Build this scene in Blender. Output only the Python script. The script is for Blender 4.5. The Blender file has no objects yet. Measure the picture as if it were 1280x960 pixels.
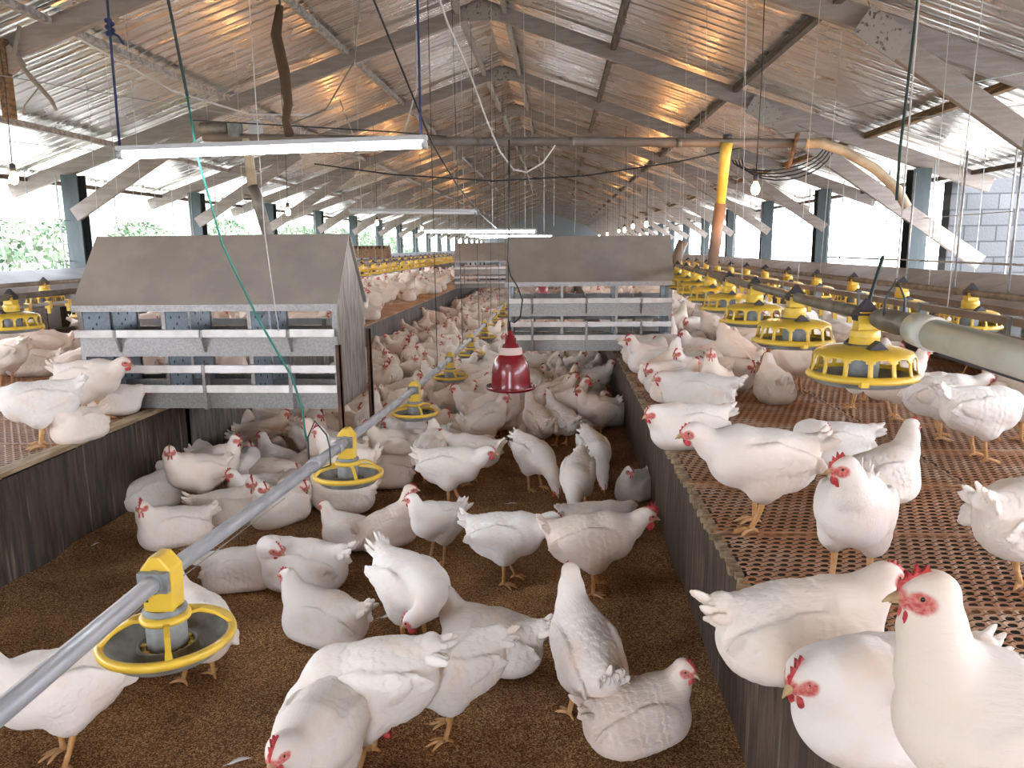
import bpy, math, random
import numpy as np
from mathutils import Vector, Matrix
SC = bpy.context.scene
COL = SC.collection
PI = math.pi
R = math.radians

# ------------------------------------------------------------------ camera
H = 1.6
YAW, PITCH, ROLL = 3.52, 10.15, 0.6
cam = bpy.data.cameras.new('camera'); camo = bpy.data.objects.new('camera', cam); COL.objects.link(camo)
cam.sensor_width = 36.0; cam.lens = 961 / 1280 * 36; cam.clip_start = 0.05; cam.clip_end = 400
camo.matrix_world = (Matrix.Translation((0, 0, H)) @ Matrix.Rotation(R(YAW), 4, 'Z')
                     @ Matrix.Rotation(R(90 - PITCH), 4, 'X') @ Matrix.Rotation(R(-ROLL), 4, 'Z'))
SC.camera = camo

# ------------------------------------------------------------------ sky, sun, exposure
SC.view_settings.view_transform = 'Standard'
SC.view_settings.look = 'None'
SC.view_settings.gamma = 1.0
SC.view_settings.exposure = 1.38
SC.view_settings.use_curve_mapping = False
W = bpy.data.worlds.new('sky'); SC.world = W; W.use_nodes = True
bg = W.node_tree.nodes['Background']
bg.inputs[0].default_value = (0.92, 0.96, 1.05, 1)
bg.inputs[1].default_value = 7.0
sl = bpy.data.lights.new('sun', 'SUN'); sl.energy = 2.5; sl.angle = R(8); sl.color = (1, 0.96, 0.9)
slo = bpy.data.objects.new('sun', sl); COL.objects.link(slo); slo.rotation_euler = (R(-8), R(28), 0)
SC.cycles.max_bounces = 8
SC.cycles.diffuse_bounces = 5
SC.cycles.glossy_bounces = 4
SC.cycles.caustics_reflective = False
SC.cycles.sample_clamp_indirect = 6

# ------------------------------------------------------------------ helpers
def tag(o, label=None, cat=None, group=None, kind=None):
    if label: o['label'] = label
    if cat: o['category'] = cat
    if group: o['group'] = group
    if kind: o['kind'] = kind
    return o

def empty(name, loc=(0, 0, 0), rz=0.0):
    o = bpy.data.objects.new(name, None); COL.objects.link(o)
    o.location = loc; o.rotation_euler = (0, 0, rz); o.empty_display_size = 0.05
    return o

def copy_tree(o, parent=None):
    c = o.copy(); COL.objects.link(c)
    if parent is not None: c.parent = parent
    for ch in list(o.children): copy_tree(ch, c)
    return c

class MB:
    """collects faces, builds ONE mesh object"""
    def __init__(s): s.v = []; s.f = []; s.m = []; s.sm = []
    def add(s, vs, fs, mi=0, smooth=False):
        b = len(s.v); s.v += [tuple(p) for p in vs]
        for f in fs: s.f.append(tuple(b + i for i in f)); s.m.append(mi); s.sm.append(smooth)
        return s
    def box(s, a, b, mi=0):
        x0, y0, z0 = a; x1, y1, z1 = b
        vs = [(x0, y0, z0), (x1, y0, z0), (x1, y1, z0), (x0, y1, z0), (x0, y0, z1), (x1, y0, z1), (x1, y1, z1), (x0, y1, z1)]
        return s.add(vs, [(0, 3, 2, 1), (4, 5, 6, 7), (0, 1, 5, 4), (1, 2, 6, 5), (2, 3, 7, 6), (3, 0, 4, 7)], mi)
    def beam(s, p, q, w, h, mi=0, up=(0, 0, 1)):
        """rectangular bar from p to q; w across, h along 'up'"""
        p = Vector(p); q = Vector(q); d = (q - p).normalized(); u = Vector(up)
        sd = d.cross(u)
        if sd.length < 1e-4: sd = d.cross(Vector((0, 1, 0)))
        sd.normalize(); u = sd.cross(d).normalized()
        vs = []
        for c in (p, q):
            for a, b in ((-1, -1), (1, -1), (1, 1), (-1, 1)): vs.append(c + sd * (a * w / 2) + u * (b * h / 2))
        return s.add(vs, [(3, 2, 1, 0), (4, 5, 6, 7), (0, 1, 5, 4), (1, 2, 6, 5), (2, 3, 7, 6), (3, 0, 4, 7)], mi)
    def tube(s, pts, r, n=10, mi=0, caps=True, closed=False):
        pts = [Vector(p) for p in pts]; N = len(pts)
        rs = r if isinstance(r, (list, tuple)) else [r] * N
        vs = []; prev = None
        for i, p in enumerate(pts):
            if closed: d = pts[(i + 1) % N] - pts[i - 1]
            else: d = pts[min(i + 1, N - 1)] - pts[max(i - 1, 0)]
            d.normalize()
            if prev is None:
                a = Vector((0, 0, 1)) if abs(d.z) < 0.9 else Vector((1, 0, 0))
                u = d.cross(a).normalized()
            else:
                u = (prev - d * prev.dot(d)).normalized()
            prev = u; w = d.cross(u)
            for k in range(n):
                t = 2 * PI * k / n; vs.append(p + (u * math.cos(t) + w * math.sin(t)) * rs[i])
        fs = []
        for i in range(N if closed else N - 1):
            j = (i + 1) % N
            for k in range(n):
                k2 = (k + 1) % n; fs.append((i * n + k, i * n + k2, j * n + k2, j * n + k))
        s.add(vs, fs, mi, True)
        if caps and not closed:
            b = len(s.v) - len(vs)
            s.f.append(tuple(b + k for k in reversed(range(n)))); s.m.append(mi); s.sm.append(False)
            s.f.append(tuple(b + (N - 1) * n + k for k in range(n))); s.m.append(mi); s.sm.append(False)
        return s
    def lathe(s, prof, n=24, c=(0, 0, 0), mi=0, smooth=True):
        vs = []; fs = []
        for r, z in prof:
            for k in range(n):
                t = 2 * PI * k / n; vs.append((c[0] + r * math.cos(t), c[1] + r * math.sin(t), c[2] + z))
        for i in range(len(prof) - 1):
            for k in range(n):
                k2 = (k + 1) % n; fs.append((i * n + k, i * n + k2, (i + 1) * n + k2, (i + 1) * n + k))
        return s.add(vs, fs, mi, smooth)
    def ellip(s, c, r, n=12, m=8, mi=0):
        vs = []; fs = []
        for i in range(m + 1):
            a = PI * i / m - PI / 2
            for k in range(n):
                t = 2 * PI * k / n
                vs.append((c[0] + r[0] * math.cos(a) * math.cos(t), c[1] + r[1] * math.cos(a) * math.sin(t), c[2] + r[2] * math.sin(a)))
        for i in range(m):
            for k in range(n):
                k2 = (k + 1) % n; fs.append((i * n + k, i * n + k2, (i + 1) * n + k2, (i + 1) * n + k))
        return s.add(vs, fs, mi, True)
    def prism(s, poly, axis, a, b, mi=0):
        """poly in the plane across axis ('x': (y,z), 'y': (x,z), 'z': (x,y)), extruded a..b"""
        def P(p, t): return {'x': (t, p[0], p[1]), 'y': (p[0], t, p[1]), 'z': (p[0], p[1], t)}[axis]
        n = len(poly); vs = [P(p, a) for p in poly] + [P(p, b) for p in poly]
        fs = [tuple(range(n)), tuple(reversed(range(n, 2 * n)))] + [(i, i + n, (i + 1) % n + n, (i + 1) % n) for i in range(n)]
        return s.add(vs, fs, mi)
    def mesh(s, name, mats):
        me = bpy.data.meshes.new(name); me.from_pydata(s.v, [], s.f)
        for m in (mats if isinstance(mats, (list, tuple)) else [mats]): me.materials.append(m)
        me.polygons.foreach_set('material_index', s.m); me.polygons.foreach_set('use_smooth', s.sm)
        me.update(); return me
    def build(s, name, mats, parent=None, bevel=0):
        o = bpy.data.objects.new(name, s.mesh(name, mats)); COL.objects.link(o)
        if parent is not None: o.parent = parent
        if bevel:
            b = o.modifiers.new('bevel', 'BEVEL'); b.width = bevel; b.segments = 2; b.limit_method = 'ANGLE'
        return o

# ------------------------------------------------------------------ materials
def mat(name, col, rough=0.6, metal=0.0, bump=0.0, bscale=30, var=None, vscale=4.0, vstretch=(1, 1, 1), bstretch=(1, 1, 1),
        spec=0.5, coat=0.0, detail=4, vlo=0.4, vhi=0.6, randv=0.0, rvar=0.0):
    m = bpy.data.materials.new(name); m.use_nodes = True; nt = m.node_tree; N = nt.nodes; L = nt.links
    b = N['Principled BSDF']; b.inputs['Roughness'].default_value = rough; b.inputs['Metallic'].default_value = metal
    b.inputs['Specular IOR Level'].default_value = spec; b.inputs['Coat Weight'].default_value = coat
    b.inputs['Base Color'].default_value = (*col, 1)
    tc = N.new('ShaderNodeTexCoord')
    def noise(scale, stretch, det):
        mp = N.new('ShaderNodeMapping'); mp.inputs['Scale'].default_value = stretch; L.new(tc.outputs['Object'], mp.inputs[0])
        n = N.new('ShaderNodeTexNoise'); n.inputs['Scale'].default_value = scale; n.inputs['Detail'].default_value = det
        L.new(mp.outputs[0], n.inputs['Vector']); return n
    if var is not None:
        n = noise(vscale, vstretch, detail); mr = N.new('ShaderNodeMapRange')
        mr.inputs[1].default_value = vlo; mr.inputs[2].default_value = vhi; L.new(n.outputs['Fac'], mr.inputs[0])
        mx = N.new('ShaderNodeMix'); mx.data_type = 'RGBA'; mx.inputs[6].default_value = (*col, 1); mx.inputs[7].default_value = (*var, 1)
        L.new(mr.outputs[0], mx.inputs[0]); L.new(mx.outputs[2], b.inputs['Base Color'])
        if rvar:
            mr2 = N.new('ShaderNodeMapRange'); mr2.inputs[3].default_value = rough; mr2.inputs[4].default_value = rough + rvar
            L.new(mr.outputs[0], mr2.inputs[0]); L.new(mr2.outputs[0], b.inputs['Roughness'])
    if bump:
        n = noise(bscale, bstretch, 5); bp = N.new('ShaderNodeBump'); bp.inputs['Strength'].default_value = bump
        bp.inputs['Distance'].default_value = 0.02; L.new(n.outputs['Fac'], bp.inputs['Height']); L.new(bp.outputs[0], b.inputs['Normal'])
    return m

def emit(name, col, s):
    m = bpy.data.materials.new(name); m.use_nodes = True; b = m.node_tree.nodes['Principled BSDF']
    b.inputs['Base Color'].default_value = (0.9, 0.9, 0.9, 1)
    b.inputs['Emission Color'].default_value = (*col, 1); b.inputs['Emission Strength'].default_value = s; return m

M = {}
M['foil'] = mat('foil', (0.95, 0.91, 0.88), 0.20, 0.90, bump=0.30, bscale=10, bstretch=(0.35, 3.0, 1), var=(0.80, 0.75, 0.71), vscale=1.1, vstretch=(1, 1.6, 1), rvar=0.14)
M['whitewood'] = mat('limed_beam', (0.37, 0.315, 0.29), 0.85, bump=0.3, bscale=60, var=(0.30, 0.25, 0.225), vscale=9, vstretch=(.4, 3, 3))
M['spotwood'] = mat('speckled_timber', (0.37, 0.325, 0.295), 0.85, bump=0.3, bscale=90, var=(0.13, 0.09, 0.07), vscale=30, vlo=0.58, vhi=0.66)
M['brownwood'] = mat('brown_timber', (0.26, 0.15, 0.075), 0.8, bump=0.5, bscale=30, bstretch=(6, 1, 6), var=(0.11, 0.065, 0.035), vscale=8, vstretch=(6, 0.7, 6))
M['darkwood'] = mat('dark_timber', (0.085, 0.06, 0.045), 0.85, bump=0.5, bscale=30, bstretch=(6, 1, 6), var=(0.16, 0.12, 0.09), vscale=8, vstretch=(6, 0.7, 6))
M['steel'] = mat('painted_steel', (0.035, 0.05, 0.055), 0.5, 0.2, var=(0.06, 0.07, 0.07), vscale=9, vstretch=(3, 3, 0.5), vlo=0.5, vhi=0.75)
M['galv'] = mat('galvanised_steel', (0.35, 0.335, 0.32), 0.38, 0.75, bump=0.05, bscale=80, var=(0.29, 0.28, 0.28), vscale=70, rvar=0.15)
M['galvblue'] = mat('galvanised_divider', (0.55, 0.66, 0.76), 0.5, 0.25, bump=0.05, bscale=80, var=(0.44, 0.54, 0.64), vscale=60)
M['lid'] = mat('brushed_roof_sheet', (0.40, 0.345, 0.30), 0.5, 0.35, bump=0.02, bscale=5, var=(0.35, 0.30, 0.26), vscale=4, rvar=0.08)
M['white'] = mat('white_rail', (0.86, 0.83, 0.81), 0.5, var=(0.76, 0.72, 0.69), vscale=10)
M['plastic_y'] = mat('yellow_plastic', (0.76, 0.50, 0.05), 0.38, var=(0.60, 0.37, 0.04), vscale=9, vlo=0.52, vhi=0.75, coat=0.1)
M['plastic_g'] = mat('grey_plastic', (0.27, 0.29, 0.30), 0.5, var=(0.16, 0.16, 0.15), vscale=14)
M['plastic_k'] = mat('black_plastic', (0.035, 0.033, 0.045), 0.45)
M['feed'] = mat('feed_dust', (0.22, 0.24, 0.22), 0.9, bump=0.3, bscale=90)
M['pipe'] = mat('galvanised_pipe', (0.42, 0.43, 0.45), 0.34, 0.45, var=(0.34, 0.35, 0.37), vscale=12, vstretch=(4, 0.6, 4), rvar=0.2)
M['pipe_d'] = mat('dusty_pipe', (0.24, 0.22, 0.19), 0.5, 0.4, var=(0.15, 0.125, 0.10), vscale=12)
M['sleeve'] = mat('grey_green_sleeve', (0.70, 0.70, 0.64), 0.45, var=(0.60, 0.60, 0.54), vscale=8)
M['ductg'] = mat('grey_brown_conduit', (0.21, 0.175, 0.15), 0.5, var=(0.15, 0.12, 0.10), vscale=5)
M['duct'] = mat('brown_conduit', (0.30, 0.20, 0.14), 0.5, var=(0.22, 0.14, 0.10), vscale=5)
M['cream'] = mat('cream_conduit', (0.62, 0.50, 0.34), 0.5, var=(0.45, 0.35, 0.24), vscale=8)
M['yellowpipe'] = mat('yellow_conduit', (0.78, 0.58, 0.12), 0.45, var=(0.62, 0.40, 0.08), vscale=8)
M['red'] = mat('red_plastic', (0.27, 0.012, 0.022), 0.25, coat=0.4, var=(0.22, 0.01, 0.018), vscale=10)
M['pink'] = mat('pale_collar', (0.72, 0.55, 0.50), 0.5)
M['rope_g'] = mat('green_rope', (0.02, 0.16, 0.12), 0.7)
M['rope_dg'] = mat('dark_rope', (0.03, 0.05, 0.045), 0.8)
M['rope_b'] = mat('blue_cord', (0.012, 0.02, 0.08), 0.7)
M['rope_w'] = mat('white_cord', (0.62, 0.60, 0.58), 0.8)
M['cable_k'] = mat('black_cable', (0.012, 0.012, 0.014), 0.5)
M['cable_w'] = mat('white_cable', (0.65, 0.62, 0.60), 0.5)
M['rust'] = mat('rusty_angle_iron', (0.075, 0.045, 0.035), 0.7, 0.3, var=(0.14, 0.07, 0.04), vscale=20)
M['housing'] = mat('lamp_housing', (0.45, 0.45, 0.46), 0.4)
M['tube'] = emit('tube_glow', (0.90, 0.96, 1.0), 22.0)
M['tube_off'] = mat('unlit_tube', (0.75, 0.75, 0.75), 0.3)
M['bulb'] = emit('bulb_glow', (1.0, 0.46, 0.14), 130.0)
M['stick'] = mat('bark_stick', (0.10, 0.055, 0.03), 0.8, bump=0.6, bscale=40, bstretch=(3, 3, 0.5))
M['twig'] = mat('pale_twig', (0.34, 0.27, 0.21), 0.8)
M['block'] = None
# ------------------------------------------------------------------ setting: litter floor
def litter_material():
    m = mat('rice_hull_litter', (0.17, 0.092, 0.045), 0.95, bump=0.0)
    nt = m.node_tree; N = nt.nodes; L = nt.links; b = N['Principled BSDF']; b.inputs['Specular IOR Level'].default_value = 0.15
    tc = N['Texture Coordinate']
    v = N.new('ShaderNodeTexVoronoi'); v.inputs['Scale'].default_value = 250; v.inputs['Randomness'].default_value = 1
    n1 = N.new('ShaderNodeTexNoise'); n1.inputs['Scale'].default_value = 2.2; n1.inputs['Detail'].default_value = 6
    n2 = N.new('ShaderNodeTexNoise'); n2.inputs['Scale'].default_value = 70; n2.inputs['Detail'].default_value = 4
    for n in (v, n1, n2): L.new(tc.outputs['Object'], n.inputs['Vector'])
    cr = N.new('ShaderNodeValToRGB'); e = cr.color_ramp.elements
    e[0].position = 0.15; e[0].color = (0.14, 0.070, 0.034, 1); e[1].position = 0.95; e[1].color = (0.66, 0.45, 0.25, 1)
    k = e.new(0.6); k.color = (0.34, 0.19, 0.098, 1)
    sx = N.new('ShaderNodeSeparateColor'); L.new(v.outputs['Color'], sx.inputs[0])
    L.new(sx.outputs[0], cr.inputs[0])
    mr = N.new('ShaderNodeMapRange'); mr.inputs[1].default_value = 0.35; mr.inputs[2].default_value = 0.68
    L.new(n1.outputs['Fac'], mr.inputs[0])
    mx = N.new('ShaderNodeMix'); mx.data_type = 'RGBA'; mx.blend_type = 'MULTIPLY'; L.new(cr.outputs[0], mx.inputs[6])
    mx.inputs[0].default_value = 1
    c2 = N.new('ShaderNodeValToRGB'); c2.color_ramp.elements[0].color = (0.62, 0.52, 0.48, 1); c2.color_ramp.elements[1].color = (1.25, 1.15, 1.0, 1)
    L.new(mr.outputs[0], c2.inputs[0]); L.new(c2.outputs[0], mx.inputs[7]); L.new(mx.outputs[2], b.inputs['Base Color'])
    ad = N.new('ShaderNodeMath'); ad.operation = 'ADD'; L.new(sx.outputs[1], ad.inputs[0]); L.new(n2.outputs['Fac'], ad.inputs[1])
    bp = N.new('ShaderNodeBump'); bp.inputs['Strength'].default_value = 0.9; bp.inputs['Distance'].default_value = 0.008
    L.new(ad.outputs[0], bp.inputs['Height']); L.new(bp.outputs[0], b.inputs['Normal'])
    return m

XL, XR = -2.65, 0.58          # pit walls
EL, ER = -5.92, 4.12          # posts
XC, ZC = -0.88, 4.35          # ridge
SLL, SLR = 0.335, 0.355       # roof slopes
YN, YF = -5.0, 64.0
ZS = 0.55                     # slat level
def roofz(x): return ZC - (SLL * (XC - x) if x < XC else SLR * (x - XC))

def floor_mesh():
    rs = np.random.RandomState(3); nx, ny = 60, 220
    xs = np.linspace(XL - 0.0, XR + 0.0, nx); ys = np.linspace(-2, 30, ny)
    X, Y = np.meshgrid(xs, ys); Z = np.zeros_like(X)
    for i in range(26):
        a = rs.uniform(0, 2 * PI); f = rs.uniform(3, 26); ph = rs.uniform(0, 6)
        Z += 0.028 / f * np.sin((X * math.cos(a) + Y * math.sin(a)) * f + ph)
    Z += 0.03 * np.exp(-((X - XL) / 0.12) ** 2) + 0.02 * np.exp(-((X - XR) / 0.10) ** 2)
    b = MB(); vs = list(zip(X.ravel(), Y.ravel(), Z.ravel()))
    fs = [(j * nx + i, j * nx + i + 1, (j + 1) * nx + i + 1, (j + 1) * nx + i) for j in range(ny - 1) for i in range(nx - 1)]
    b.add(vs, fs, 0, True); b.add([(XL, 30, 0), (XR, 30, 0), (XR, YF, 0), (XL, YF, 0)], [(0, 1, 2, 3)])
    b.add([(XL, YN, 0), (XR, YN, 0), (XR, -2, 0), (XL, -2, 0)], [(0, 1, 2, 3)])
    return b
M['litter'] = litter_material()
fl = floor_mesh().build('floor', M['litter']); tag(fl, kind='structure', label='brown rice hull litter floor of the pit', cat='floor')
# ground below the slats and outside
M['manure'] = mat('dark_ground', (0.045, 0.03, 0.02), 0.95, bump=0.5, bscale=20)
M['yard'] = mat('pale_yard', (0.42, 0.41, 0.39), 0.95, bump=0.2, bscale=6, var=(0.34, 0.35, 0.31), vscale=2)
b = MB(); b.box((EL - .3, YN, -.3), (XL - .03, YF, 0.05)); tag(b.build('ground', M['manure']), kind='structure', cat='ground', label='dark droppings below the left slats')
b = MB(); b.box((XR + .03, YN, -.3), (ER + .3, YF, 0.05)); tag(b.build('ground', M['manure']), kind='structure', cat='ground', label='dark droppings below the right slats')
b = MB(); b.box((-60, -30, -.6), (60, 110, -.31)); tag(b.build('ground', M['yard']), kind='structure', cat='ground', label='pale ground outside the open sides')

# pit walls: upright weathered boards
def board_wall(x, sgn, name, mats, y0, y1):
    rs = random.Random(5 if sgn > 0 else 8); b = MB(); y = y0
    while y < y1:
        w = 0.14 + rs.random() * 0.05
        if y > 20: w = 1.2
        t = rs.random() * 0.008; top = ZS - 0.012 - rs.random() * 0.012
        b.box(*((min(x, x + sgn * (.032 - t)), y + .002, -.05), (max(x, x + sgn * (.032 - t)), y + w - .002, top)), mi=0 if rs.random() < .5 else 1)
        y += w
    o = b.build(name, mats); tag(o, kind='structure'); return o
def wall_mat(name, c1, c2, c3):
    m = mat(name, c1, 0.8, bump=0.6, bscale=25, bstretch=(1, 5, 0.6), var=c2, vscale=5, vstretch=(1, 6, 0.8), detail=8)
    nt = m.node_tree; N = nt.nodes; L = nt.links; b = N['Principled BSDF']
    src = b.inputs['Base Color'].links[0].from_socket
    mp = N.new('ShaderNodeMapping'); mp.inputs['Scale'].default_value = (1, 14, 0.9); L.new(N['Texture Coordinate'].outputs['Object'], mp.inputs[0])
    n = N.new('ShaderNodeTexNoise'); n.inputs['Scale'].default_value = 2.5; n.inputs['Detail'].default_value = 6; L.new(mp.outputs[0], n.inputs['Vector'])
    mr = N.new('ShaderNodeMapRange'); mr.inputs[1].default_value = 0.60; mr.inputs[2].default_value = 0.78; L.new(n.outputs['Fac'], mr.inputs[0])
    mx = N.new('ShaderNodeMix'); mx.data_type = 'RGBA'; L.new(src, mx.inputs[6]); mx.inputs[7].default_value = (*c3, 1)
    L.new(mr.outputs[0], mx.inputs[0]); L.new(mx.outputs[2], b.inputs['Base Color']); return m
wl = [wall_mat('stained_board', (0.085, 0.055, 0.038), (0.035, 0.024, 0.018), (0.32, 0.22, 0.15)), wall_mat('stained_board_b', (0.075, 0.055, 0.042), (0.035, 0.027, 0.022), (0.24, 0.18, 0.13))]
wg = [wall_mat('grey_board', (0.17, 0.16, 0.15), (0.10, 0.095, 0.085), (0.27, 0.25, 0.22)), wall_mat('grey_board_b', (0.20, 0.185, 0.17), (0.11, 0.10, 0.09), (0.28, 0.25, 0.22))]
wr = [wall_mat('weathered_board', (0.095, 0.062, 0.040), (0.045, 0.029, 0.019), (0.22, 0.16, 0.11)), wall_mat('weathered_board_b', (0.105, 0.068, 0.043), (0.05, 0.033, 0.021), (0.23, 0.17, 0.115))]
board_wall(XL, -1, 'wall_pit_left', wl, YN, 5.2)
board_wall(XL, -1, 'wall_pit_left', wg, 5.2, 40)
board_wall(XR, 1, 'wall_pit_right', wr, YN, 40)
b = MB(); b.box((XL, 27.5, 0), (XR, 27.56, ZS)); tag(b.build('wall_pit_end', wg), kind='structure')
# pale planks capping the left wall
rs = random.Random(2); y = 0.0
while y < 5.2:
    l = 0.9 + rs.random() * .7
    b = MB(); b.box((XL - .075, y, ZS - .01), (XL + .012, min(y + l, 5.25) - .012, ZS + .014))
    o = b.build('trim_1', M.setdefault('plank', mat('pale_plank', (0.44, 0.33, 0.20), 0.8, bump=0.4, bscale=30, bstretch=(6, 1, 6), var=(0.27, 0.19, 0.11), vscale=6, vstretch=(8, 1, 4))), bevel=.004)
    tag(o, kind='structure'); y += l

# slatted plastic floor panels with real holes (two panel sizes share one mesh each)
def slat_mat():
    m = mat('stained_slat_plastic', (0.42, 0.18, 0.075), 0.5, bump=0.35, bscale=70, var=(0.62, 0.48, 0.36), vscale=3.0, vlo=0.46, vhi=0.70, detail=7)
    nt = m.node_tree; N = nt.nodes; L = nt.links; b = N['Principled BSDF']
    g = N.new('ShaderNodeNewGeometry'); ng = N.new('ShaderNodeTexNoise'); ng.inputs['Scale'].default_value = 1.1; ng.inputs['Detail'].default_value = 6
    L.new(g.outputs['Position'], ng.inputs['Vector'])
    mr = N.new('ShaderNodeMapRange'); mr.inputs[1].default_value = 0.42; mr.inputs[2].default_value = 0.66; L.new(ng.outputs['Fac'], mr.inputs[0])
    src = b.inputs['Base Color'].links[0].from_socket
    mx = N.new('ShaderNodeMix'); mx.data_type = 'RGBA'; L.new(src, mx.inputs[6]); mx.inputs[7].default_value = (0.32, 0.15, 0.07, 1)
    L.new(mr.outputs[0], mx.inputs[0]); L.new(mx.outputs[2], b.inputs['Base Color']); return m
M['slat'] = slat_mat()
def slat_panel(nx, ny, px, py, K=10):
    """nx*ny cells with a slanted oval hole each; top at z=0, ribs 16 mm deep"""
    b = MB()
    for j in range(ny):
        off = (j % 3) * px / 3
        for i in range(nx):
            cx = (i + .5) * px; cy = (j + .5) * py; o = off - px / 3
            # cell border ring of 8 points, hole ring of 8 points (shifted by the row stagger, kept inside the skewed cell)
            rect = []
            for t in range(8):
                a = 2 * PI * t / 8 + PI / 8
                x = max(-1, min(1, 1.42 * math.cos(a))); yv = max(-1, min(1, 1.42 * math.sin(a)))
                rect.append((cx + o + x * px / 2, cy + yv * py / 2))
            hole = []
            for t in range(8):
                a = 2 * PI * t / 8 + PI / 8
                hx = .36 * px * max(-.86, min(.86, 1.05 * math.cos(a))); hy = .40 * py * max(-.84, min(.84, 1.05 * math.sin(a)))
                hole.append((cx + o + hx + hy * .3, cy + hy))
            vs = [(x, y, 0) for x, y in rect] + [(x, y, -.0015) for x, y in hole] + [(x, y, -.0035) for x, y in hole]
            fs = []
            for t in range(8):
                u = (t + 1) % 8
                fs += [(t, u, 8 + u, 8 + t), (8 + t, 8 + u, 16 + u, 16 + t)]
            b.add(vs, fs)
    wx = nx * px; wy = ny * py
    b.box((-px / 3 - .002, -.009, -.02), (wx + px / 3 + .002, .004, .0025))       # seam strip between panels
    b.box((wx - .002, 0, -.02), (wx + .004, wy, .0015))
    return b
PX, PY, NX, NY = 0.044, 0.039, 27, 15
PW, PL = NX * PX + 0.014, NY * PY + 0.004
pm = slat_panel(NX, NY, PX, PY).mesh('floor_slat_panel', M['slat'])
def lay(x0, dirx, y0, y1, cols):
    y = y0
    while y < y1:
        for c in range(cols):
            o = bpy.data.objects.new('floor_slat_panel', pm); COL.objects.link(o)
            o.location = (x0 + c * PW * dirx - (PW if dirx < 0 else 0) + .014, y, ZS); tag(o, kind='structure')
        y += PL
lay(XR, 1, 0.4, 9.4, 3)
lay(XL - .02, -1, 2.2, 8.3, 3)
def lay_end(x0, x1, y0, name):
    b = MB(); b.box((x0, y0, ZS - .02), (x1, 45, ZS)); tag(b.build(name, M['slat']), kind='structure')
lay_end(XR + .0, ER, 9.55, 'floor_slats_far'); lay_end(EL, XL, 8.4, 'floor_slats_far')
# ragged broken edge of the right panels
b = MB(); rs = random.Random(4); y = 1.0
while y < 9:
    w = .012 + rs.random() * .014; d = .006 + rs.random() * .022
    b.box((XR - d, y, ZS - .022), (XR + .02, y + w, ZS + .001 - rs.random() * .004)); y += w + .008 + rs.random() * .014
tag(b.build('trim_2', mat('broken_slat_edge', (0.38, 0.29, 0.19), 0.8, var=(0.22, 0.14, 0.08), vscale=20)), kind='structure')

# ------------------------------------------------------------------ side walls (low), lids, openings
M['curb'] = mat('cement_curb', (0.38, 0.37, 0.35), 0.9, bump=0.3, bscale=30)
b = MB(); b.box((EL - .12, YN, -.3), (EL, YF, 1.22)); tag(b.build('wall_left', M['curb']), kind='structure')
b = MB(); b.box((ER, YN, -.3), (ER + .12, YF, 1.12)); tag(b.build('wall_right', M['curb']), kind='structure')
b = MB(); b.box((EL - .2, YF, -.3), (ER + .2, YF + .15, 2.6)); b.prism([(EL - .2, 2.6), (ER + .2, 2.6), (XC, ZC + .05)], 'y', YF, YF + .15)
b2 = MB(); yn = YN + .05
b2.box((EL - .2, yn, -.3), (-1.9, yn + .15, 2.55)); b2.box((-.1, yn, -.3), (ER + .2, yn + .15, 2.55)); b2.prism([(EL - .2, 2.55), (ER + .2, 2.55), (XC, ZC)], 'y', yn, yn + .15)
tag(b2.build('wall_near_blocker', mat('near_wall_blocker', (0.5, 0.48, 0.45), 0.9)), kind='structure')  # unseen end wall behind the camera, added to cut rear light on near hens
tag(b.build('wall_far', mat('far_wall', (0.32, 0.33, 0.36), 0.9)), kind='structure')

# ------------------------------------------------------------------ roof: corrugated foil-faced sheets
def roof_side(x0, x1, name):
    pitch = 0.17; n = int((YF - YN) / pitch); seg = 10; prof_ = (.030, .012, .0, .003, .0055, .002, .0, .0045, .0, .012); b = MB(); vs = []; fs = []
    nxs = 5; xs = [x0 + (x1 - x0) * i / (nxs - 1) for i in range(nxs)]
    N = n * seg + 1
    for k in range(N):
        y = YN + (k // seg + (0, .05, .11, .22, .36, .50, .64, .78, .89, .95)[k % seg]) * pitch; d = prof_[k % seg] + .004 * math.sin((k // seg) * 2.3)
        for x in xs: vs.append((x, y, roofz(x) + .09 + d))
    for k in range(N - 1):
        for i in range(nxs - 1): fs.append((k * nxs + i, k * nxs + i + 1, (k + 1) * nxs + i + 1, (k + 1) * nxs + i))
    b.add(vs, fs, 0, False)
    # outer skin, so the roof has a thickness
    b.add([(x0, YN, roofz(x0) + .13), (x1, YN, roofz(x1) + .13), (x1, YF, roofz(x1) + .13), (x0, YF, roofz(x0) + .13)], [(0, 1, 2, 3)])
    o = b.build(name, M['foil']); tag(o, kind='structure', cat='roof'); return o
roof_side(XC, EL - 1.0, 'ceiling_left'); roof_side(XC, ER + 1.0, 'ceiling_right')

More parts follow.
